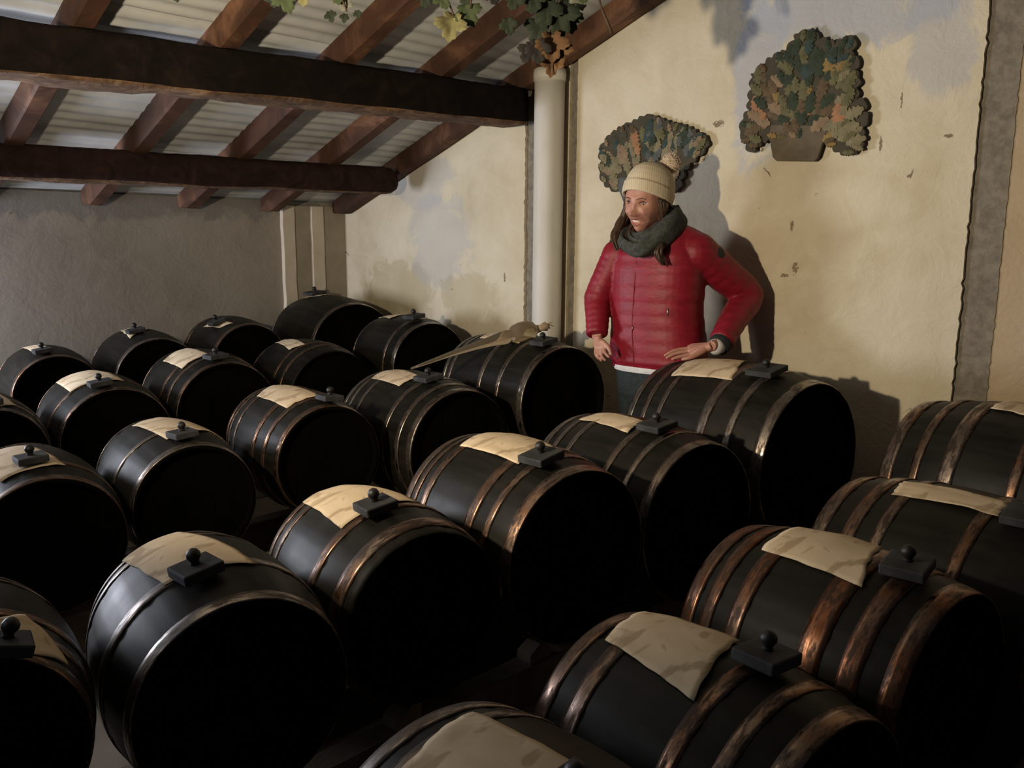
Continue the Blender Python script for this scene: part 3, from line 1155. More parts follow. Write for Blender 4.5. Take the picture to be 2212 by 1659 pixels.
L2 = fill_leaves(OUT2, 1720, 300, 110, pick2, 33, 3)
L2 += [(1785, 138, 40, 0.3, 6), (1806, 240, 44, 0.1, 3), (1800, 262, 34, -0.2, 7), (1626, 220, 36, 0.2, 3), (1640, 250, 40, 0.3, 3), (1740, 226, 36, 2.8, 3), (1740, 190, 30, 0.1, 6), (1672, 168, 34, 0.9, 7), (1752, 120, 46, 0.0, 0), (1735, 145, 44, 0.4, 5), (1828, 265, 40, -1.4, 4), (1838, 235, 40, -1.2, 4), (1680, 125, 34, 0.5, 1)]
L1 = fill_leaves(OUT1, 1400, 440, 105, pick1, 30, 5)
L1 += [(1366, 296, 44, 0.1, 3), (1370, 316, 36, 0.5, 3), (1400, 276, 44, 0.0, 5), (1470, 292, 46, -0.3, 0), (1310, 345, 34, 0.2, 0), (1345, 325, 34, 0.5, 7), (1392, 322, 28, 0.1, 5), (1490, 310, 40, -0.5, 4), (1420, 276, 24, 0.0, 7), (1320, 375, 40, 0.1, 4), (1440, 300, 40, -0.4, 4), (1350, 352, 38, 0.3, 4)]
decoration(OUT2, [(1656, 286), (1664, 332), (1672, 340), (1754, 340), (1762, 332), (1780, 276), (1772, 262), (1660, 262)], L2, PAL[10], 'painted cut-out of a leafy plant in a pot, high on the right', 5)
decoration(OUT1, [(1322, 380), (1346, 440), (1420, 445), (1450, 380)], L1, PAL[9], 'fan-shaped painted leaf cut-out partly behind the woman', 6)

# ================================================================ vine garland hanging under the roof
M_stem = plain('vine_stem', (0.05, 0.028, 0.016), (0.09, 0.05, 0.03), 30, 0.8)
LEAFM = {'dark': dm('dark_vine_leaf', (0.022, 0.032, 0.015)), 'green': dm('green_vine_leaf', (0.055, 0.075, 0.028)), 'yellow': dm('yellowed_vine_leaf', (0.22, 0.20, 0.085)),
         'brown': dm('withered_vine_leaf', (0.15, 0.075, 0.03)), 'pale': dm('pale_vine_leaf', (0.22, 0.22, 0.17)), 'black': dm('shrivelled_black_leaf', (0.02, 0.017, 0.015))}
for _k in LEAFM.values():
    _k.node_tree.nodes['Principled BSDF'].inputs['Transmission Weight'].default_value = 0.0


def vine_leaf(parent, u, v, s_px, y, ang, m, fold=0.35, tilt=0.3, seed=0):
    """five-lobed toothed leaf, folded along the midrib; (u, v) is its stalk end, ang its drop direction"""
    s_ = s_px * y / 1800.0
    rnd_ = random.Random(seed)
    pts = []
    n = 60
    for i in range(n):
        a = 2 * PI * i / n
        r = 0.5 * (0.62 + 0.38 * abs(math.cos(2.5 * a)) ** 0.8) * (1 + 0.06 * math.cos(17 * a))
        r *= (0.72 + 0.28 * math.cos(a))
        pts.append((math.sin(a) * r * 1.05, math.cos(a) * r + 0.18))
    root = px(u, v, y)
    ca, sa = math.cos(ang), math.sin(ang)
    V = []

    def P(x, yy):
        X, Y = x * s_, yy * s_
        out = abs(x) * fold * s_ + 0.05 * s_ * math.sin(6 * yy + seed) + tilt * Y * 0.4
        # hang downwards: +Y in leaf space is down
        dx = ca * X + sa * Y
        dz = -(ca * Y - sa * X)
        return root + Vector((dx, -out, dz))
    V.append(P(0, 0.18))
    V += [P(x, yy) for x, yy in pts]
    for k in (0.5,):
        V += [P(x * k, (yy - 0.18) * k + 0.18) for x, yy in pts]
    F = []
    for i in range(n):
        j = (i + 1) % n
        F.append((0, 1 + n + i, 1 + n + j))
        F.append((1 + n + i, 1 + i, 1 + j, 1 + n + j))
    o = mesh_obj('leaf', V, F, m)
    sd = o.modifiers.new('thick', 'SOLIDIFY')
    sd.thickness = 0.0012
    keep_world(o, parent)
    return o


gar = empty('vine_garland', px(930, -40, 3.05))
tag(gar, 'garland of green and withered vine leaves hanging under the roof', 'garland')
mb = MB()
st = catmull([px(540, -30, 3.05), px(640, -12, 3.08), px(760, -22, 3.05), px(900, -30, 3.02), px(1040, -14, 3.05), px(1150, -18, 3.1), px(1290, -34, 3.1)], 8)
mb.tube(st, [0.008, 0.01, 0.007, 0.01, 0.008], seg=8)
for pts in ([(1205, -20), (1190, 20), (1176, 70), (1180, 110), (1186, 160)], [(945, -20), (965, 25), (968, 40)], [(1275, -30), (1290, 20), (1310, 68)], [(720, -20), (738, 30)], [(1010, -25), (1004, 20)]):
    q = catmull([px(u, v, 3.03) for u, v in pts], 6)
    mb.tube(q, [0.004, 0.0035, 0.003], seg=6)
q = catmull([px(u, v, 3.0) for u, v in [(1290, 20), (1302, 48), (1311, 70)]], 4)
mb.tube(q, [0.0045, 0.0055, 0.006], seg=6)
s_ = mb.build('stem', M_stem)
keep_world(s_, gar)
LV = [(600, -15, 70, 'green', 0.3), (650, -20, 55, 'yellow', -0.2), (578, -10, 46, 'dark', 0.1), (712, -28, 60, 'green', 0.2), (738, 0, 42, 'pale', -0.3), (700, 30, 34, 'dark', 0.3),
      (735, 36, 26, 'dark', -0.2), (760, 28, 24, 'dark', 0.2), (905, -25, 60, 'dark', 0.1), (940, -20, 60, 'green', 0.3), (968, 32, 84, 'yellow', -0.15), (990, 10, 74, 'green', 0.45), (1000, -30, 62, 'dark', -0.2),
      (1045, -28, 56, 'black', 0.4), (1085, 40, 50, 'dark', 0.2), (1105, -20, 60, 'dark', -0.3), (1140, -28, 74, 'dark', 0.1), (1168, -10, 96, 'dark', -0.1), (1190, 0, 110, 'dark', 0.15), (1165, 40, 84, 'dark', -0.4), (1215, 20, 70, 'green', 0.2), (1150, 86, 70, 'black', 0.1), (1140, 96, 60, 'black', -0.5),
      (1180, 70, 88, 'brown', 0.05), (1190, 86, 80, 'brown', 0.1), (1184, 120, 62, 'brown', -0.1), (1235, -20, 56, 'pale', 0.3), (1160, -6, 30, 'pale', 0.0), (1250, -30, 50, 'green', -0.1), (825, -30, 40, 'dark', 0.2), (500, -30, 44, 'green', -0.3), (368, -18, 44, 'dark', 0.1)]
for i, (u, v, s_, c_, an) in enumerate(LV):
    vine_leaf(gar, u, v, s_, 3.0 + 0.012 * (i % 7), an, LEAFM[c_], seed=i, fold=0.75 if c_ in ('brown', 'yellow') else 0.35)

# ================================================================ the woman
YW = 3.85
M_skin = NT('skin')
_n = M_skin.noise(30, 3)
M_skin.set(Base_Color=M_skin.ramp(_n, [(0.35, (0.40, 0.19, 0.14)), (0.65, (0.47, 0.24, 0.175))]), Roughness=0.5)
M_skin.b.inputs['Subsurface Weight'].default_value = 0.08
M_skin.b.inputs['Subsurface Radius'].default_value = (0.01, 0.004, 0.002)
M_skin = M_skin.m
M_lips = plain('lips', (0.26, 0.07, 0.06), (0.32, 0.09, 0.075), 60, 0.4)
M_browhair = plain('brow_hair', (0.05, 0.025, 0.015), (0.08, 0.04, 0.025), 200, 0.7)
M_hair = plain('dark_brown_hair', (0.022, 0.012, 0.007), (0.075, 0.038, 0.02), 40, 0.5, 0.3, 0.002, mapscale=(4, 4, 0.5))
M_eye = plain('eye_white', (0.36, 0.31, 0.28), None, rough=0.25)
M_iris = plain('dark_iris', (0.02, 0.012, 0.008), None, rough=0.2)
M_teeth = plain('teeth', (0.72, 0.66, 0.56), None, rough=0.3)
M_knit = NT('cream_knit')
_w = M_knit.n.new('ShaderNodeTexWave')
_w.inputs['Scale'].default_value = 38
_w.inputs['Distortion'].default_value = 1.5
M_knit.link(M_knit.co.outputs['Object'], _w.inputs['Vector'])
M_knit.set(Base_Color=M_knit.ramp(_w.outputs[1], [(0.2, (0.50, 0.42, 0.29)), (0.8, (0.58, 0.50, 0.36))]), Roughness=0.95)
M_knit.bump(_w.outputs[1], 0.15, 0.002)
M_knit = M_knit.m
M_pom = plain('pompom_fur', (0.52, 0.40, 0.29), (0.70, 0.58, 0.46), 90, 0.95, 0.8, 0.004)
M_red = NT('red_quilted_nylon')
_n = M_red.noise(16, 4, 0.6, mapscale=(1, 1, 2.2))
M_red.set(Base_Color=M_red.ramp(_n, [(0.35, (0.19, 0.007, 0.017)), (0.65, (0.25, 0.010, 0.024))]), Roughness=0.5)
M_red.b.inputs['Specular IOR Level'].default_value = 0.35
M_red.bump(_n, 0.22, 0.012)
M_red = M_red.m
M_redseam = plain('dark_red_seam', (0.20, 0.010, 0.018), None, rough=0.7)
M_scarf = plain('grey_green_scarf', (0.028, 0.031, 0.027), (0.060, 0.064, 0.055), 60, 0.95, 0.6, 0.004)
M_jeans = plain('dark_jeans', (0.010, 0.016, 0.020), (0.020, 0.030, 0.034), 60, 0.85, 0.2, 0.001)
M_blackknit = plain('black_cuff', (0.008, 0.008, 0.009), (0.016, 0.016, 0.018), 60, 0.9)
M_whitecloth = plain('white_shirt', (0.55, 0.54, 0.55), (0.66, 0.65, 0.66), 20, 0.85)
M_metal = plain('zip_metal', (0.6, 0.58, 0.52), None, rough=0.3, metal=1.0)
M_patch = plain('black_round_patch', (0.012, 0.012, 0.016), None, rough=0.7)
M_boot = plain('dark_boot', (0.012, 0.010, 0.009), None, rough=0.6)

person = empty('person', Vector((0.70, YW, 0)))
tag(person, 'smiling woman in cream bobble hat, grey scarf and red puffer jacket leaning by the wall', 'person')

FY = math.radians(38)                   # chest turned towards the viewer's left
tf = Vector((-math.sin(FY), -math.cos(FY), 0))
tr = Vector((math.cos(FY), -math.sin(FY), 0))


def loft(rings, seg=40, mi=0, cap=True, sup=2.4):
    """rings: (centre, halfwidth, halfdepth)"""
    V, F = [], []
    for (c_, hw, hd) in rings:
        c_ = Vector(c_)
        for k in range(seg):
            a = 2 * PI * k / seg
            ca, sa = math.cos(a), math.sin(a)
            x = math.copysign(abs(ca) ** (2 / sup), ca) * hw
            y = math.copysign(abs(sa) ** (2 / sup), sa) * hd
            V.append(c_ + tr * x + tf * y)
    n = len(rings)
    for i in range(n - 1):
        for k in range(seg):
            a, b = i * seg + k, i * seg + (k + 1) % seg
            F.append((a, b, b + seg, a + seg))
    if cap:
        F.append(tuple(range(seg)))
        F.append(tuple((n - 1) * seg + k for k in range(seg)))
    return V, F


def xw(u, v=600, y=YW):
    return px(u, v, y)


# --- joints measured off the photograph, at their own depths
shL, elL, wrL = px(1330, 548, 3.92), px(1289, 640, 3.93), px(1288, 722, 3.83)
shR, elR, wrR = px(1502, 540, 3.74), px(1609, 632, 3.84), px(1556, 734, 3.63)
hipc = px(1418, 790, YW)
zhip = hipc.z

# --- jacket
key = [(792, 1420, 0.222, 0.150), (775, 1421, 0.234, 0.160), (740, 1420, 0.232, 0.158), (700, 1418, 0.222, 0.152), (660, 1416, 0.216, 0.150), (620, 1416, 0.222, 0.152),
       (580, 1418, 0.226, 0.156), (545, 1420, 0.214, 0.148), (515, 1424, 0.180, 0.128), (497, 1428, 0.140, 0.108), (489, 1432, 0.100, 0.088), (485, 1432, 0.090, 0.080)]
P_ = [px(u, v, YW) for v, u, a, b in key]
rings = []
NR = 110
for i in range(NR):
    t = i / (NR - 1) * (len(key) - 1)
    k = min(int(t), len(key) - 2)
    f = t - k
    c_ = P_[k].lerp(P_[k + 1], f)
    hw = key[k][2] * (1 - f) + key[k + 1][2] * f
    hd = key[k][3] * (1 - f) + key[k + 1][3] * f
    ph = (c_.z - zhip) / 0.062
    puff = 0.0032 * (abs(math.sin(PI * ph)) ** 0.6 - 0.7) if c_.z < 1.40 else 0
    if c_.z < zhip + 0.03:
        puff -= 0.006
    rings.append((c_, hw + puff, hd + puff))
mb = MB()
mb.add(*loft(rings))


def sleeve(mb, a, b, c_, r0, r1, r2, n=40, nb=13):
    pth = catmull([a, a.lerp(b, 0.5) + (a.lerp(b, 0.5) - a.lerp(c_, 0.5)) * 0.05, b, b.lerp(c_, 0.5), c_], 10)
    m = len(pth)
    rad = []
    for i in range(m):
        t = i / (m - 1)
        base = r0 * (1 - t * 2) + r1 * t * 2 if t < 0.5 else r1 * (2 - t * 2) + r2 * (t * 2 - 1)
        rad.append(base + 0.0045 * (abs(math.sin(PI * t * nb)) ** 0.6 - 0.7))
    mb.tube(pth, rad, seg=26)
    mb.sphere(a, r0 * 1.02, seg=20, rings=12)
    mb.sphere(b, r1 * 1.06, seg=20, rings=12)


sleeve(mb, shL, elL, wrL, 0.072, 0.062, 0.050)
sleeve(mb, shR, elR, wrR, 0.088, 0.074, 0.054)
# shoulder yoke so that the sleeves flow into the chest
for s_, r_ in ((shL, 0.072), (shR, 0.088)):
    c_ = px(1430, 500, YW)
    mb.tube([s_, s_.lerp(c_, 0.4), s_.lerp(c_, 0.85)], [r_, r_ * 0.98, 0.078], seg=20)
jk = mb.build('jacket', M_red, smooth=True, weld=False)
rm = jk.modifiers.new('remesh', 'REMESH')
rm.mode = 'VOXEL'
rm.voxel_size = 0.006
sm = jk.modifiers.new('smooth', 'SMOOTH')
sm.iterations = 4
sm.factor = 0.5
bake_modifiers(jk)
for p in jk.data.polygons:
    p.use_smooth = True
keep_world(jk, person)


from mathutils.bvhtree import BVHTree
_jbvh = BVHTree.FromPolygons([v.co.copy() for v in jk.data.vertices], [tuple(p.vertices) for p in jk.data.polygons])


def on_jacket(u, v):
    """point and normal of the jacket surface seen at (u, v)"""
    o_ = Vector((0, 0, CAMZ))
    hit = _jbvh.ray_cast(o_, (px(u, v, 3.8) - o_).normalized())
    return hit[0], hit[1]


def torso_surface(u, v, out=0.004):
    """point on the front of the jacket seen at (u, v): march along the sight line"""
    p_, n_ = on_jacket(u, v)
    return p_ + n_ * (out - 0.004)
    lo = px(u, v, 3.3)
    hi = px(u, v, 4.2)
    n = 300
    for i in range(n):
        p = lo.lerp(hi, i / n)
        best = None
        for (c_, hw, hd) in rings[::3]:
            if best is None or abs(c_.z - p.z) < best[0]:
                best = (abs(c_.z - p.z), c_, hw, hd)
        _, c_, hw, hd = best
        d = p - c_
        x, y = d.dot(tr) / (hw + out), d.dot(tf) / (hd + out)
        if abs(x) ** 2.4 + abs(y) ** 2.4 <= 1:
            return p
    return hi


# front zip, pulls, arm patch
mb = MB()
zp = [torso_surface(u, v) for u, v in ((1372, 560), (1368, 600), (1366, 640), (1364, 680), (1364, 720), (1366, 755), (1368, 778))]
mb.tube(catmull(zp, 5), [0.0028] * 4, seg=8)
o = mb.build('zip', M_redseam)
keep_world(o, jk)
mb = MB()
p = torso_surface(1440, 661, 0.006)
mb.tube([p, p + Vector((0, 0, -0.018)), p + Vector((0.001, 0, -0.034))], [0.003, 0.0022, 0.003], seg=8)
o = mb.build('pocket_zip_pull', M_metal)
keep_world(o, jk)
mb = MB()
p = torso_surface(1365, 702, 0.006)
mb.tube([p, p + Vector((0, -0.002, -0.012))], [0.003, 0.0025], seg=8)
o = mb.build('zip_pull', M_metal)
keep_world(o, jk)
mb = MB()
pc, nrm = on_jacket(1553, 538)
q = nrm.to_track_quat('Z', 'Y').to_matrix()
mb.sphere(pc - nrm * 0.006, 0.029, 0.029, 0.011, seg=24, rings=10, rot=q)
o = mb.build('arm_patch', M_patch)
keep_world(o, jk)
o['label'] = 'black round patch on the sleeve'

# shirt hem, cuffs
mb = MB()
mb.add(*loft([(px(1418, 795, YW), 0.204, 0.140), (px(1418, 784, YW), 0.212, 0.147), (px(1418, 777, YW), 0.205, 0.142)], cap=False))
o = mb.build('shirt_hem', M_whitecloth)
keep_world(o, person)
mb = MB()
dR = (wrR - elR).normalized()
mb.tube([wrR - dR * 0.02, wrR + dR * 0.012, wrR + dR * 0.034], [0.050, 0.049, 0.043], seg=24)
o = mb.build('cuff', M_blackknit)
keep_world(o, person)
mb = MB()
w2 = px(1538, 741, 3.58)
mb.tube([wrR + dR * 0.012, (wrR + dR * 0.04).lerp(w2, 0.5), w2], [0.040, 0.036, 0.030], seg=20)
o = mb.build('shirt_cuff', M_whitecloth)
keep_world(o, person)

# --- trousers and boots
mb = MB()
hz = zhip
mb.add(*loft([(Vector((hipc.x, hipc.y, hz + 0.06)), 0.185, 0.125), (Vector((hipc.x, hipc.y, hz - 0.02)), 0.195, 0.13), (Vector((hipc.x, hipc.y, hz - 0.12)), 0.19, 0.125), (Vector((hipc.x, hipc.y, hz - 0.17)), 0.15, 0.11)], seg=30))
for sx in (-1, 1):
    hp_ = hipc + tr * (0.095 * sx) + Vector((0, 0, -0.06))
    kn = Vector((hipc.x, hipc.y, 0.46)) + tr * (0.10 * sx) + tf * 0.015
    an = Vector((hipc.x, hipc.y, 0.09)) + tr * (0.11 * sx) - tf * 0.01
    mb.tube(catmull([hp_, kn, an], 10), [0.098, 0.088, 0.062, 0.060, 0.048], seg=22)
o = mb.build('trousers', M_jeans, weld=False)
rm = o.modifiers.new('remesh', 'REMESH')
rm.voxel_size = 0.009
rm.mode = 'VOXEL'
bake_modifiers(o)
for p in o.data.polygons:
    p.use_smooth = True
keep_world(o, person)
for sx in (-1, 1):
    an = Vector((hipc.x, hipc.y, 0)) + tr * (0.11 * sx)
    mb = MB()
    mb.tube([an + Vector((0, 0, 0.16)), an + Vector((0, 0, 0.05))], [0.058, 0.055], seg=18)
    mb.tube([an - tf * 0.05 + Vector((0, 0, 0.034)), an + tf * 0.06 + Vector((0, 0, 0.04)), an + tf * 0.15 + Vector((0, 0, 0.034)), an + tf * 0.185 + Vector((0, 0, 0.03))], [0.03, 0.043, 0.04, 0.015], seg=18, up=(0, 0, 1), flat=0.8)
    o = mb.build('boot', M_boot)
    keep_world(o, person)

# --- body: head, neck, hands as one continuous skin with the hidden torso and limbs
HY, HP = math.radians(40), math.radians(9)
hc = px(1393, 429, 3.80)
hf = Vector((-math.sin(HY) * math.cos(HP), -math.cos(HY) * math.cos(HP), -math.sin(HP)))
hs = Vector((math.cos(HY), -math.sin(HY), 0)).normalized()
hu = hs.cross(hf).normalized()
if hu.z < 0:
    hu = -hu
_q = Matrix.Rotation(math.radians(-5), 3, hf)
hs, hu = _q @ hs, _q @ hu
HS = 1.19


def hp(s_, f_, u_):
    """head frame: side, forward, up in metres of an average head"""
    return hc + (hs * s_ + hf * f_ + hu * u_) * HS


def gs(x, s_):
    return math.exp(-(x / s_) ** 2)


def face_radius(s_, h):
    """forward position of the face surface at side s_, height h"""
    a, b, c_ = 0.073, 0.096, 0.117
    hh = h
    if h < -0.02:
        a *= 1 - 0.42 * min(1, ((-h - 0.02) / 0.095)) ** 1.7
    q = 1 - (s_ / a) ** 2 - (hh / c_) ** 2 * 0.86
    f = b * math.sqrt(max(0.0, q)) ** 0.9 if q > 0 else 0
    f += 0.027 * gs(s_, 0.0115) * gs(h + 0.036, 0.012)            # nose tip
    f += 0.010 * gs(s_, 0.0085) * gs(h + 0.012, 0.020)            # bridge
    f += 0.011 * gs(abs(s_) - 0.013, 0.006) * gs(h + 0.041, 0.007)  # nostril wings
    f += 0.004 * gs(h - 0.020, 0.010) * gs(s_, 0.045)             # brow
    f -= 0.0105 * gs(abs(s_) - 0.031, 0.013) * gs(h - 0.002, 0.010)  # sockets
    f += 0.011 * gs(abs(s_) - 0.038, 0.015) * gs(h + 0.034, 0.014)  # smiling cheeks
    f -= 0.007 * gs(abs(s_) - 0.030 - (-(h + 0.045)) * 0.35, 0.005) * gs(h + 0.055, 0.018)  # folds beside the mouth
    f += 0.0045 * gs(h + 0.056, 0.006) * gs(s_, 0.024)            # upper lip
    f += 0.0055 * gs(h + 0.079, 0.006) * gs(s_, 0.020)            # lower lip
    f -= 0.0075 * gs(h + 0.0675, 0.0055) * gs(s_, 0.022)            # open smile
    f += 0.010 * gs(h + 0.102, 0.013) * gs(s_, 0.020)             # chin
    return f


mb = MB()
# front half by height field, back half by ellipsoid
V, F = [], []
NS, NH = 72, 90
for j in range(NH + 1):
    h = -0.118 + 0.236 * j / NH
    a = 0.073
    if h < -0.02:
        a *= 1 - 0.42 * min(1, ((-h - 0.02) / 0.095)) ** 1.7
    wv = a * math.sqrt(max(0.0004, 1 - (h / 0.1185) ** 2))
    for i in range(NS):
        th_ = 2 * PI * i / NS
        s_ = wv * math.sin(th_)
        cth = math.cos(th_)
        if cth >= 0:
            base = face_radius(s_, h)
            q = math.sqrt(max(0, 1 - (s_ / wv) ** 2))
            f = base * min(1, q * 1.6) if q < 0.6 else base
        else:
            f = 0.092 * cth * math.sqrt(max(0.0004, 1 - (h / 0.1185) ** 2)) * (1 if h > -0.03 else max(0.35, 1 - (-h - 0.03) / 0.13))
        V.append(hp(s_, f, h))
for j in range(NH):
    for i in range(NS):
        a, b = j * NS + i, j * NS + (i + 1) % NS
        F.append((a, b, b + NS, a + NS))
F.append(tuple(range(NS)))
F.append(tuple(NH * NS + i for i in range(NS)))
mb.add(V, F)
# ears
for sx in (-1, 1):
    mb.sphere(hp(0.073 * sx, -0.004, -0.012), 0.010 * HS, 0.020 * HS, 0.032 * HS, 12, 8, rot=Matrix((hs, hf, hu)).transposed())
neck0 = px(1432, 505, YW + 0.02)
mb.tube([hp(0, -0.028, -0.065), hp(0, -0.035, -0.115), neck0], [0.056, 0.054, 0.062], seg=24)
# hidden trunk, arms and legs join the visible skin
mb.add(*loft([(px(1418, 800, YW), 0.16, 0.10), (px(1414, 660, YW), 0.135, 0.09), (px(1418, 560, YW), 0.155, 0.10), (px(1426, 510, YW), 0.13, 0.08), (neck0, 0.06, 0.055)]))


def limb(*pts_r):
    mb.tube(catmull([p for p, r in pts_r], 6), [r for p, r in pts_r], seg=16)


trunkL, trunkR = px(1380, 530, YW), px(1470, 525, YW)
limb((trunkL, 0.05), (shL, 0.045), (elL, 0.036), (wrL, 0.025))
limb((trunkR, 0.05), (shR, 0.045), (elR, 0.036), (wrR, 0.027))
for sx in (-1, 1):
    limb((hipc + tr * (0.08 * sx), 0.08), (Vector((hipc.x, hipc.y, 0.46)) + tr * (0.10 * sx) + tf * 0.015, 0.048), (Vector((hipc.x, hipc.y, 0.09)) + tr * (0.11 * sx) - tf * 0.01, 0.034), (Vector((hipc.x, hipc.y, 0.045)) + tr * (0.11 * sx) + tf * 0.05, 0.028))

# resting hand, flat on the barrel: wrist at right, fingers pointing left and towards the viewer
HZ = 0.868


def hand(mb, wrist, knuckles, tips, mids, r=0.0088, palm_r=0.020, thumb=None):
    kc = sum(knuckles, Vector()) / 4
    # palm: tubes from the wrist to every knuckle, merging under remesh
    for k in knuckles:
        mb.tube([wrist, wrist.lerp(k, 0.5), k], [palm_r * 0.95, palm_r * 0.78, r * 1.35], seg=12)
    for i in range(3):
        mb.tube([wrist.lerp((knuckles[i] + knuckles[i + 1]) / 2, 0.2), (knuckles[i] + knuckles[i + 1]) / 2], [palm_r * 0.9, r * 1.15], seg=10)
    for k, m_, t in zip(knuckles, mids, tips):
        mb.tube(catmull([k, m_, t], 5), [r * 1.15, r * 1.0, r * 0.95, r * 0.75], seg=10)
        mb.sphere(t, r * 0.78, seg=10, rings=6)
    if thumb:
        mb.tube(catmull(thumb, 5), [r * 1.7, r * 1.35, r * 1.1, r * 0.85], seg=10)
        mb.sphere(thumb[-1], r * 0.85, seg=10, rings=6)


wr = px(1535, 742, 3.56)
kn = [px(1494, 742, 3.66), px(1490, 747, 3.635), px(1488, 753, 3.61), px(1492, 760, 3.585)]
md_ = [px(1464, 746, 3.665), px(1458, 752, 3.635), px(1458, 759, 3.61), px(1466, 766, 3.585)]
tp = [px(1446, 757, 3.66), px(1436, 763, 3.63), px(1440, 768, 3.605), px(1452, 771, 3.58)]
hand(mb, wr, kn, tp, md_, thumb=[px(1520, 750, 3.56), px(1500, 762, 3.545), px(1486, 768, 3.54), px(1474, 771, 3.545)])
mb.tube([wrR, (wrR + wr) / 2, wr], [0.027, 0.025, 0.023], seg=14)
# hand on the hip
wl = px(1290, 728, 3.83)
kn = [px(1287, 748, 3.80), px(1292, 750, 3.785), px(1298, 750, 3.775), px(1303, 747, 3.765)]
md_ = [px(1286, 762, 3.81), px(1291, 766, 3.79), px(1299, 766, 3.775), px(1307, 760, 3.765)]
tp = [px(1292, 772, 3.80), px(1298, 776, 3.785), px(1306, 775, 3.77), px(1314, 768, 3.755)]
hand(mb, wl, kn, tp, md_, r=0.0082, palm_r=0.019, thumb=[px(1298, 734, 3.79), px(1310, 744, 3.76), px(1316, 754, 3.745), px(1319, 762, 3.74)])
mb.tube([wrL, wl], [0.025, 0.024], seg=14)
body = mb.build('body', [M_skin, M_lips], weld=False)
rm = body.modifiers.new('remesh', 'REMESH')
rm.mode = 'VOXEL'
rm.voxel_size = 0.0034
sm = body.modifiers.new('smooth', 'SMOOTH')
sm.iterations = 2
sm.factor = 0.4
bake_modifiers(body)
for p in body.data.polygons:
    p.use_smooth = True
    d = (p.center - hc) / HS
    s_, h, f = d.dot(hs), d.dot(hu), d.dot(hf)
    if f > 0.05 and abs(s_) < 0.027:
        cur = 0.010 * (s_ / 0.027) ** 2
        if abs(h - (-0.0590 + cur)) < 0.0030 * (1 - (s_ / 0.027) ** 2) or abs(h - (-0.079 + cur * 1.6)) < 0.0048 * (1 - (s_ / 0.028) ** 2):
            p.material_index = 1
keep_world(body, person)

# eyes, brows, teeth
def on_face(s_, h, out=0.0):
    return hp(s_, face_radius(s_, h) + out, h)


for sx in (-1, 1):
    mb = MB()
    e = hp(0.031 * sx, face_radius(0.031 * sx, 0.0) - 0.0090, 0.0)
    mb.sphere(e, 0.0118 * HS, seg=20, rings=14)
    ey = mb.build('eye', M_eye)
    keep_world(ey, body)
    mb = MB()
    look = (hf * 0.9 - hs * 0.18 - hu * 0.1).normalized()
    mb.sphere(e + look * 0.0088 * HS, 0.0068 * HS, 0.0068 * HS, 0.0038 * HS, seg=16, rings=8, rot=look.to_track_quat('Z', 'Y').to_matrix())
    ir = mb.build('iris', M_iris)
    ir.parent = ey
    ir.matrix_parent_inverse = Matrix.Identity(4)
    mb = MB()
    pts = [on_face(sx * s_, h, 0.0022) for s_, h in ((0.013, 0.0155), (0.022, 0.0190), (0.033, 0.0200), (0.044, 0.0145))]
    mb.tube(catmull(pts, 5), [0.0012, 0.0018, 0.0017, 0.0008], seg=8)
    o = mb.build('eyebrow', M_browhair)
    keep_world(o, body)
    mb = MB()
    pts = [hp(sx * s_, face_radius(sx * s_, h) + 0.004 - 0.05 * abs(s_ - 0.031), h) for s_, h in ((0.018, 0.0015), (0.025, 0.0065), (0.033, 0.0075), (0.043, 0.0025))]
    mb.tube(catmull(pts, 5), [0.001, 0.0019, 0.002, 0.001], seg=8)
    o = mb.build('eyelashes', M_browhair)
    keep_world(o, body)
mb = MB()
pts = [hp(s_, face_radius(s_, -0.066) + 0.0015 - 0.09 * abs(s_) * 0.3, -0.0665 + 0.010 * (s_ / 0.027) ** 2) for s_ in (-0.018, -0.012, -0.006, 0, 0.006, 0.012, 0.018)]
mb.tube(catmull(pts, 3), [0.0018, 0.0036, 0.0042, 0.0036, 0.0018], seg=10)
o = mb.build('teeth', M_teeth)
keep_world(o, body)

# hat: knitted beanie with a turned-up band, tipped back
hatu = (hu * math.cos(math.radians(27)) - hf * math.sin(math.radians(27))).normalized()
hatf = hs.cross(hatu).normalized()
if hatf.dot(hf) < 0:
    hatf = -hatf
hatc = hp(0, -0.008, 0.028)
Mh = Matrix((hs, hatf, hatu)).transposed()


def hatp(a, r, d, h):
    return hatc + Mh @ Vector((math.cos(a) * r * HS, math.sin(a) * d * HS, h * HS))


rows_ = [(-0.030, 0.086, 0.104), (-0.028, 0.0915, 0.110), (-0.010, 0.0935, 0.112), (0.012, 0.0935, 0.112), (0.016, 0.0895, 0.1075), (0.035, 0.0880, 0.105), (0.055, 0.083, 0.098), (0.075, 0.073, 0.086), (0.092, 0.057, 0.067), (0.104, 0.036, 0.043), (0.110, 0.014, 0.018), (0.111, 0.001, 0.001)]
V, F = [], []
sg = 96
R_ = []
for i in range(len(rows_) - 1):
    for k in range(4):
        f = k / 4
        R_.append(tuple(rows_[i][j] * (1 - f) + rows_[i + 1][j] * f for j in range(3)))
R_.append(rows_[-1])
R_ = [(-0.024, 0.080, 0.098)] + R_
for (h, r, d) in R_:
    for k in range(sg):
        a = 2 * PI * k / sg
        rib = 1 + 0.0022 * math.cos(a * 28)
        V.append(hatp(a, r * rib, d * rib, h))
for i in range(len(R_) - 1):
    for k in range(sg):
        a, b = i * sg + k, i * sg + (k + 1) % sg
        F.append((a, b, b + sg, a + sg))
hat = mesh_obj('hat', V, F, M_knit)
keep_world(hat, person)
mb = MB()
pcn = px(1442, 349, 3.83)
rnd = random.Random(9)
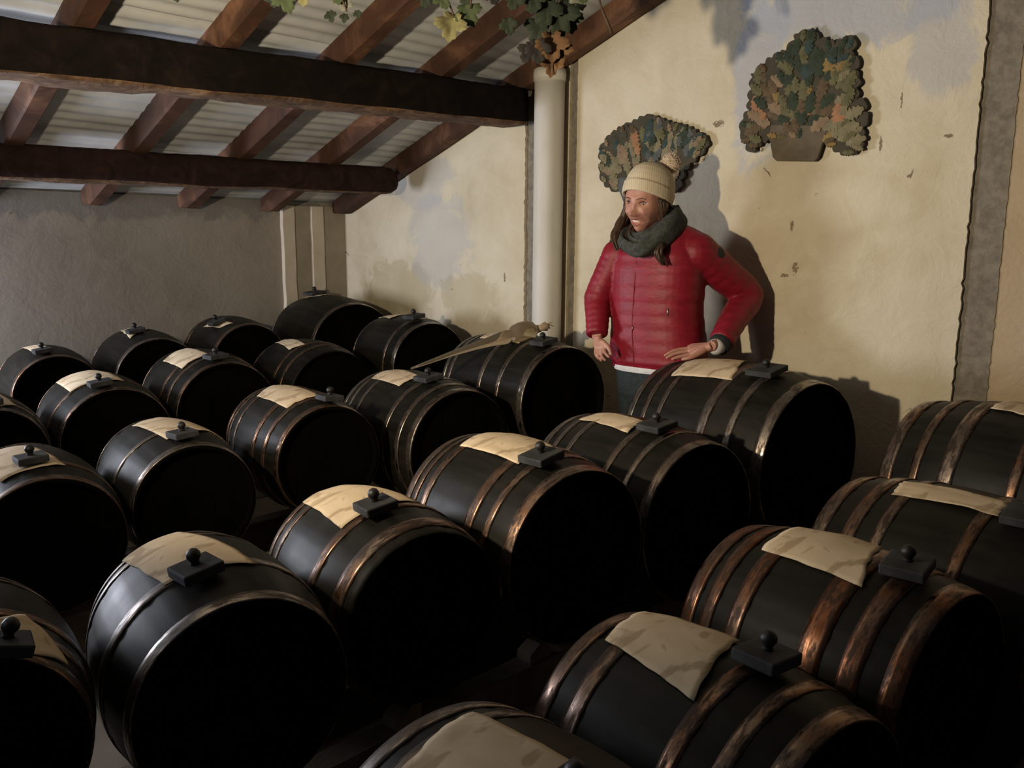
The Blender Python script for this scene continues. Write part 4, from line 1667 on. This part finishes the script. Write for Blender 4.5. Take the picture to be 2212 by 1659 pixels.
mb.sphere(pcn, 0.040, seg=40, rings=28, fn=lambda d: 1 + 0.16 * noise.noise(d * 160) + 0.10 * noise.noise(d * 320))
for i in range(420):
    d = Vector((rnd.gauss(0, 1), rnd.gauss(0, 1), rnd.gauss(0, 1))).normalized()
    a = pcn + d * 0.036
    b = pcn + d * rnd.uniform(0.045, 0.051) + Vector((rnd.uniform(-1, 1), rnd.uniform(-1, 1), rnd.uniform(-1, 1))) * 0.004
    mb.tube([a, b], [0.0016, 0.0005], seg=4, cap=False)
o = mb.build('pompom', M_pom, weld=False)
keep_world(o, hat)

# hair: locks from under the hat
mb = MB()
rnd = random.Random(12)


def lock(pts, r, n, spread, seed):
    rr = random.Random(seed)
    for i in range(n):
        off = Vector((rr.uniform(-1, 1), rr.uniform(-1, 1), rr.uniform(-0.3, 0.3))) * spread
        P = []
        for j, p in enumerate(pts):
            P.append(p + off * (0.6 + 0.5 * j / len(pts)) + Vector((rr.uniform(-1, 1), rr.uniform(-1, 1), 0)) * 0.006)
        mb.tube(catmull(P, 5), [r * 0.7, r, r * 0.9, r * 0.6, r * 0.12], seg=6)


# viewer's left side: loose waves behind the far cheek and over the shoulder
lock([px(1358, 428, 3.84), px(1350, 455, 3.86), px(1340, 482, 3.85), px(1330, 508, 3.82), px(1336, 536, 3.77)], 0.011, 30, 0.024, 1)
lock([px(1366, 440, 3.88), px(1348, 468, 3.90), px(1332, 496, 3.88), px(1322, 520, 3.84)], 0.010, 26, 0.020, 2)
lock([px(1372, 470, 3.84), px(1362, 495, 3.82), px(1352, 515, 3.78), px(1350, 532, 3.75)], 0.009, 18, 0.018, 6)
# viewer's right side: tucked between cheek and scarf, one tail escaping on to the chest
lock([px(1428, 446, 3.78), px(1436, 462, 3.79), px(1442, 482, 3.78)], 0.009, 22, 0.014, 3)
lock([px(1452, 440, 3.86), px(1462, 458, 3.88), px(1468, 476, 3.90)], 0.010, 18, 0.016, 4)
lock([px(1424, 520, 3.655), px(1418, 540, 3.64), px(1424, 556, 3.645), px(1434, 568, 3.65)], 0.007, 20, 0.014, 5)
lock([hp(0.074, 0.028, 0.012), hp(0.079, 0.022, -0.020), hp(0.074, 0.016, -0.055), hp(0.066, 0.006, -0.095)], 0.009, 26, 0.013, 7)
lock([hp(-0.074, 0.020, 0.012), hp(-0.080, 0.012, -0.020), hp(-0.080, 0.006, -0.055), hp(-0.082, -0.004, -0.100)], 0.009, 26, 0.013, 8)
hair = mb.build('hair', M_hair, weld=False)
keep_world(hair, person)

# scarf: two soft loops round the neck, draped in front
mb = MB()


def loop(pts, radii, seg=20, flat=1.0):
    pts = [Vector(p) for p in pts]
    P = catmull([pts[-1]] + pts + [pts[0], pts[1]], 8)[8:-8]
    n = len(P)
    m = len(radii)
    V, F = [], []
    cen = sum(P, Vector()) / n
    for i, p in enumerate(P):
        t = (P[(i + 1) % n] - P[i - 1]).normalized()
        out = (p - cen)
        out = (out - t * out.dot(t)).normalized()
        q = t.cross(out).normalized()
        x = i / n * m
        k = int(x) % m
        r = radii[k] * (1 - (x - int(x))) + radii[(k + 1) % m] * (x - int(x))
        for j in range(seg):
            a = 2 * PI * j / seg
            rr_ = r * (1 + 0.10 * math.sin(a * 4 + i * 0.25) + 0.08 * noise.noise(Vector((i * 0.15, a, 1))))
            V.append(p + out * math.cos(a) * rr_ * flat + q * math.sin(a) * rr_)
    for i in range(n):
        for j in range(seg):
            a, b = i * seg + j, i * seg + (j + 1) % seg
            c_, d = ((i + 1) % n) * seg + j, ((i + 1) % n) * seg + (j + 1) % seg
            F.append((a, b, d, c_))
    mb.add(V, F)


loop([px(1372, 537, 3.665), px(1405, 522, 3.665), px(1440, 490, 3.70), px(1458, 468, 3.80), px(1440, 470, 3.92), px(1400, 480, 3.95), px(1356, 492, 3.88), px(1340, 520, 3.76)], [0.034, 0.042, 0.052, 0.054, 0.046, 0.036, 0.026, 0.028], flat=0.72)
loop([px(1386, 520, 3.68), px(1420, 508, 3.685), px(1446, 478, 3.74), px(1452, 462, 3.84), px(1425, 470, 3.92), px(1385, 480, 3.90), px(1360, 500, 3.82), px(1362, 518, 3.73)], [0.024, 0.030, 0.034, 0.034, 0.032, 0.028, 0.022, 0.022], flat=0.8)
loop([px(1384, 510, 3.705), px(1410, 500, 3.71), px(1436, 480, 3.77), px(1440, 470, 3.86), px(1415, 476, 3.92), px(1380, 486, 3.90), px(1366, 500, 3.84), px(1368, 512, 3.77)], [0.030, 0.034, 0.034, 0.032, 0.030, 0.028, 0.024, 0.028], flat=0.9)
o = mb.build('scarf', M_scarf, weld=False)
keep_world(o, person)
